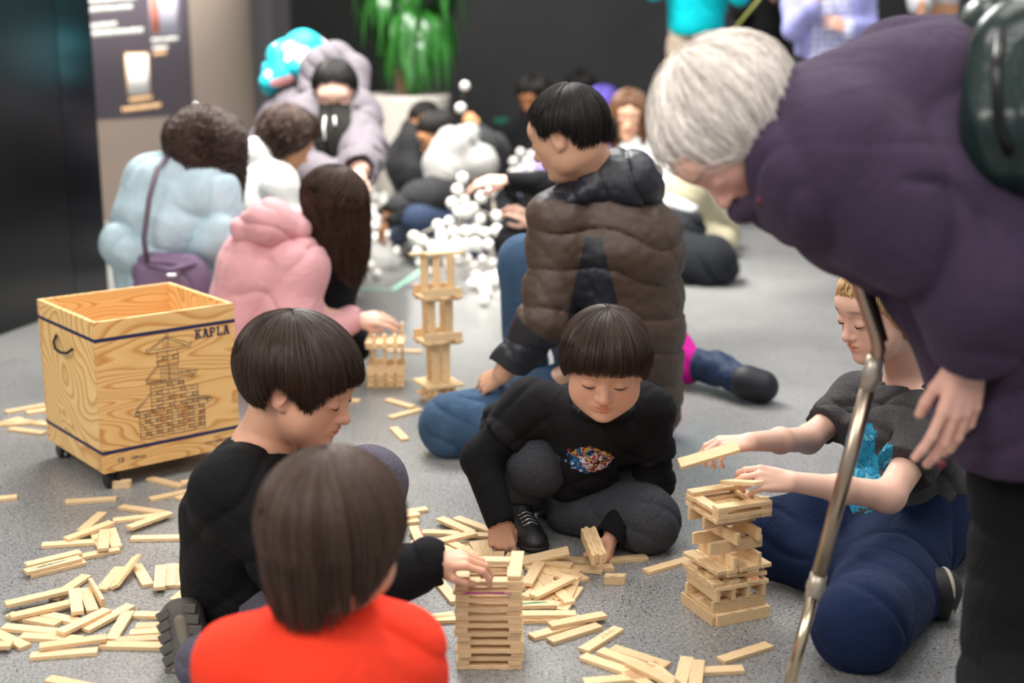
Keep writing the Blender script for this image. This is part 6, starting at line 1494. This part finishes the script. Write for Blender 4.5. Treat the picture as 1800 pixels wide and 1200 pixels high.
darkone(1058, 192, 7.8, 'child with purple dyed hair sitting by the black wall', m_pur, [(0, 0), (60, .5), (180, .7), (-60, .5)], cmp_, sk_b, Hs=.22)
Y = 8.0; M = Frame(W(950, 275, Y), (-.4, -.7, -.5), (0, 0, 1), .19)
rt, tp = figure('small child in a violet and white top beyond the profile of the man', M, [W(948, 288, Y), W(945, 305, Y), W(945, 335, Y)], [[W(925, 300, Y - .1), W(915, 308, Y - .2)]], [[G(930, 375, .06), G(945, 380, .05)]], sk_b, mat_cloth('pale_violet', (.50, .42, .80)), m_bk, tr=(.06, .10, .11), ar=(.045, .04, .035), child=True, h=.009, fold=.004)
hair('hair', rt, M, (0, -.09, .12), (.38, .45, .40), (0, -.3, .95), RI(80, 116, 100), h_black, n=400, K=8, thick=.05, rad=.002, seed=106)
# standing people behind the bending one
def stander(px, Y, label, top, bottom, hem_py, wpx, arms, sk, topn='tee_shirt', hands=None, mats=None, midf=None):
    s_ = PX(W(px, 60, Y))[2]; r = wpx / s_ / 2; x0 = W(px, hem_py, Y)
    z = x0[2]; base = V3(x0[0], x0[1], 0)
    M = Frame(base + V3(0, -.02, z + .62), (-.2, -.95, -.1), (0, 0, 1), .235)
    S = SDF(); head_prims(S, M, child=False); S.chain([M.p(0, -.1, -.2), base + V3(0, 0, z + .42), base + V3(0, 0, z + .1), base + V3(.09, 0, .5), base + V3(.09, 0, .08)], [.05, .08, .1, .05, .04], .02); S.chain([base + V3(0, 0, z), base + V3(-.09, 0, .5), base + V3(-.09, 0, .08)], [.1, .05, .04], .02)
    for a in arms: S.chain([base + V3(0, 0, z + .42)] + a, [.04, .035, .03, .025], .02)
    for hd in (hands or []): hand(S, *hd[:5], **hd[5])
    rt = body(S, .006, sk, label)
    S = SDF(); S.chain([base + V3(0, 0, z + .43), base + V3(0, 0, z + .25), base + V3(0, 0, z + .06)], [r * .8, r, r * .95], .05)
    for a in arms: S.chain([base + V3(0, 0, z + .42)] + a, [.06, .07, .06, .05][:len(a) + 1], .03)
    S.disp.append(folds(.008, 7., ((.8, 0, .5),), 32., 5., px)); S.cut(base + V3(0, 0, z), (0, 0, -1), .6)
    tp = wear(S, topn, .008, top, rt, mats=mats, midf=midf)
    S = SDF(); 
    for q in (-1, 1): S.chain([base + V3(q * r * .35, 0, z), base + V3(q * .10, 0, .5), base + V3(q * .10, 0, .09)], [r * .62, .085, .07], .03)
    S.disp.append(folds(.006, 7., ((.2, 0, .9),), 30., 5., 4)); wear(S, 'trousers', .009, bottom, rt)
    for q in (-1, 1): shoe(rt, base + V3(q * .1, .08, 0), base + V3(q * .12, -.18, 0), (0, 0, 1), .09, m_bk, m_bk, .05, h=.008)
    hair('hair', rt, M, (0, -.09, .12), (.37, .45, .40), (0, -.3, .95), RI(82, 116, 104), h_black, n=400, K=8, thick=.05, rad=.002, seed=px)
    return rt
W_ = W
stander(1224, 7.5, 'standing person in a turquoise tee and khaki trousers by the back wall', mat_cloth('turquoise_cotton', (.0, .55, .62)), mat_cloth('sand_cotton', (.44, .36, .27)), 61, 104, [[W(1290, -40, 7.5), W(1300, -10, 7.3)], [W(1160, -60, 7.5), W(1150, -20, 7.4)]], sk_b)
stander(1345, 8.4, 'standing person in black between the turquoise and the lavender tops', m_bk, m_bk, 66, 90, [[W(1400, -40, 8.4), W(1402, 20, 8.2), W(1375, 5, 8.0)], [W(1300, -40, 8.4), W(1305, 20, 8.3)]], skin('skin_umber', (.42, .20, .10)), topn='jacket', hands=[(W(1370, 5, 8.0), (-.5, -.1, .6), (0, -1, 0), 1, .16, {})])
m_lav = mat_cloth('lavender_cotton', (.36, .36, .72)); m_chk = mat_plain('check_white', (.72, .74, .80), .8)
cl = W(1455, 60, 7.0)
def chk(C):
    u = (C[:, 0] - cl[0]); v = (C[:, 2] - cl[2]); return np.where((np.abs(u) < .085) & (C[:, 1] < cl[1]) & (((u / .032) % 1 > .35) & ((v / .032) % 1 > .35)), 1, 0)
stander(1458, 7.1, 'standing person in a lavender shirt with a white checked front', m_lav, m_dk, 112, 128, [[W(1400, 5, 7.1), W(1396, 48, 7.0), W(1430, 12, 6.85)], [W(1515, 5, 7.1), W(1522, 52, 7.0), W(1490, 55, 6.85)]], sk_b, topn='shirt', hands=[(W(1432, 10, 6.83), (.2, 0, .9), (0, -1, 0), 1, .16, {}), (W(1490, 52, 6.82), (-.7, 0, .3), (0, -1, .2), 1, .16, {})], mats=[m_lav, m_chk], midf=chk)
stander(1648, 7.4, 'standing person in pale grey, one bare arm hanging beside the plum coat', mat_cloth('pale_grey_print', (.55, .56, .58), vary=8.), m_dk, 66, 60, [[W(1612, -50, 7.3), W(1618, 10, 7.2)]], skin('skin_bronze', (.55, .28, .15)), hands=[(W(1620, 5, 7.1), (0, 0, -1), (-1, -.2, 0), 1, .17, {})])
tag(MB().tube([W(1282, 62, 7.0), W(1332, 2, 7.0), W(1360, -40, 7.0)], .007, 8).build('green_stick', mat_plain('olive_stick', (.28, .30, .06)), smooth=True), 'long olive green stick slanting up beside the turquoise tee', 'stick')
# ------------------------------------------------------------------ words for the loose planks: how each lies, and where in its scatter
ONES = ['', 'first', 'second', 'third', 'fourth', 'fifth', 'sixth', 'seventh', 'eighth', 'ninth', 'tenth', 'eleventh', 'twelfth', 'thirteenth', 'fourteenth', 'fifteenth', 'sixteenth', 'seventeenth', 'eighteenth', 'nineteenth']
def nth(n): return ONES[n] if n < 20 else (['twentieth', 'thirtieth', 'fortieth'][n // 10 - 2] if n % 10 == 0 else ['twenty', 'thirty', 'forty'][n // 10 - 2] + '-' + ONES[n % 10])
PLACE = {G1: 'in the scatter beside the boot', G2: 'behind the wooden box', G3: 'in the heap among the boys', G4: 'among planks lying apart'}
for g, place in PLACE.items():
    cl_ = {}
    for o in FL[g]:
        mw = o.matrix_world if o.matrix_world != Matrix.Identity(4) else o.matrix_basis
        c = np.array(o['_o']); ax = np.array([mw.col[0][i] for i in range(3)]); a = PX(c - ax * .058); b = PX(c + ax * .058)
        if a[0] > b[0]: a, b = b, a
        an = math.degrees(math.atan2(a[1] - b[1], b[0] - a[0]))
        w_ = 'lying nearly level' if abs(an) < 8 else 'slanting gently upward' if 0 < an < 30 else 'slanting steeply upward' if 0 < an < 62 else 'slanting gently downward' if -30 < an < 0 else 'slanting steeply downward' if -62 < an < 0 else 'pointing toward the viewer'
        cl_.setdefault(w_, []).append((PX(c)[0], o))
    for w_, l in cl_.items():
        l.sort(key=lambda q: q[0])
        for i, (_, o) in enumerate(l): o['label'] = 'pine plank %s, %s from left %s' % (w_, nth(i + 1), place) if len(l) > 1 else 'pine plank %s, the only one so %s' % (w_, place)
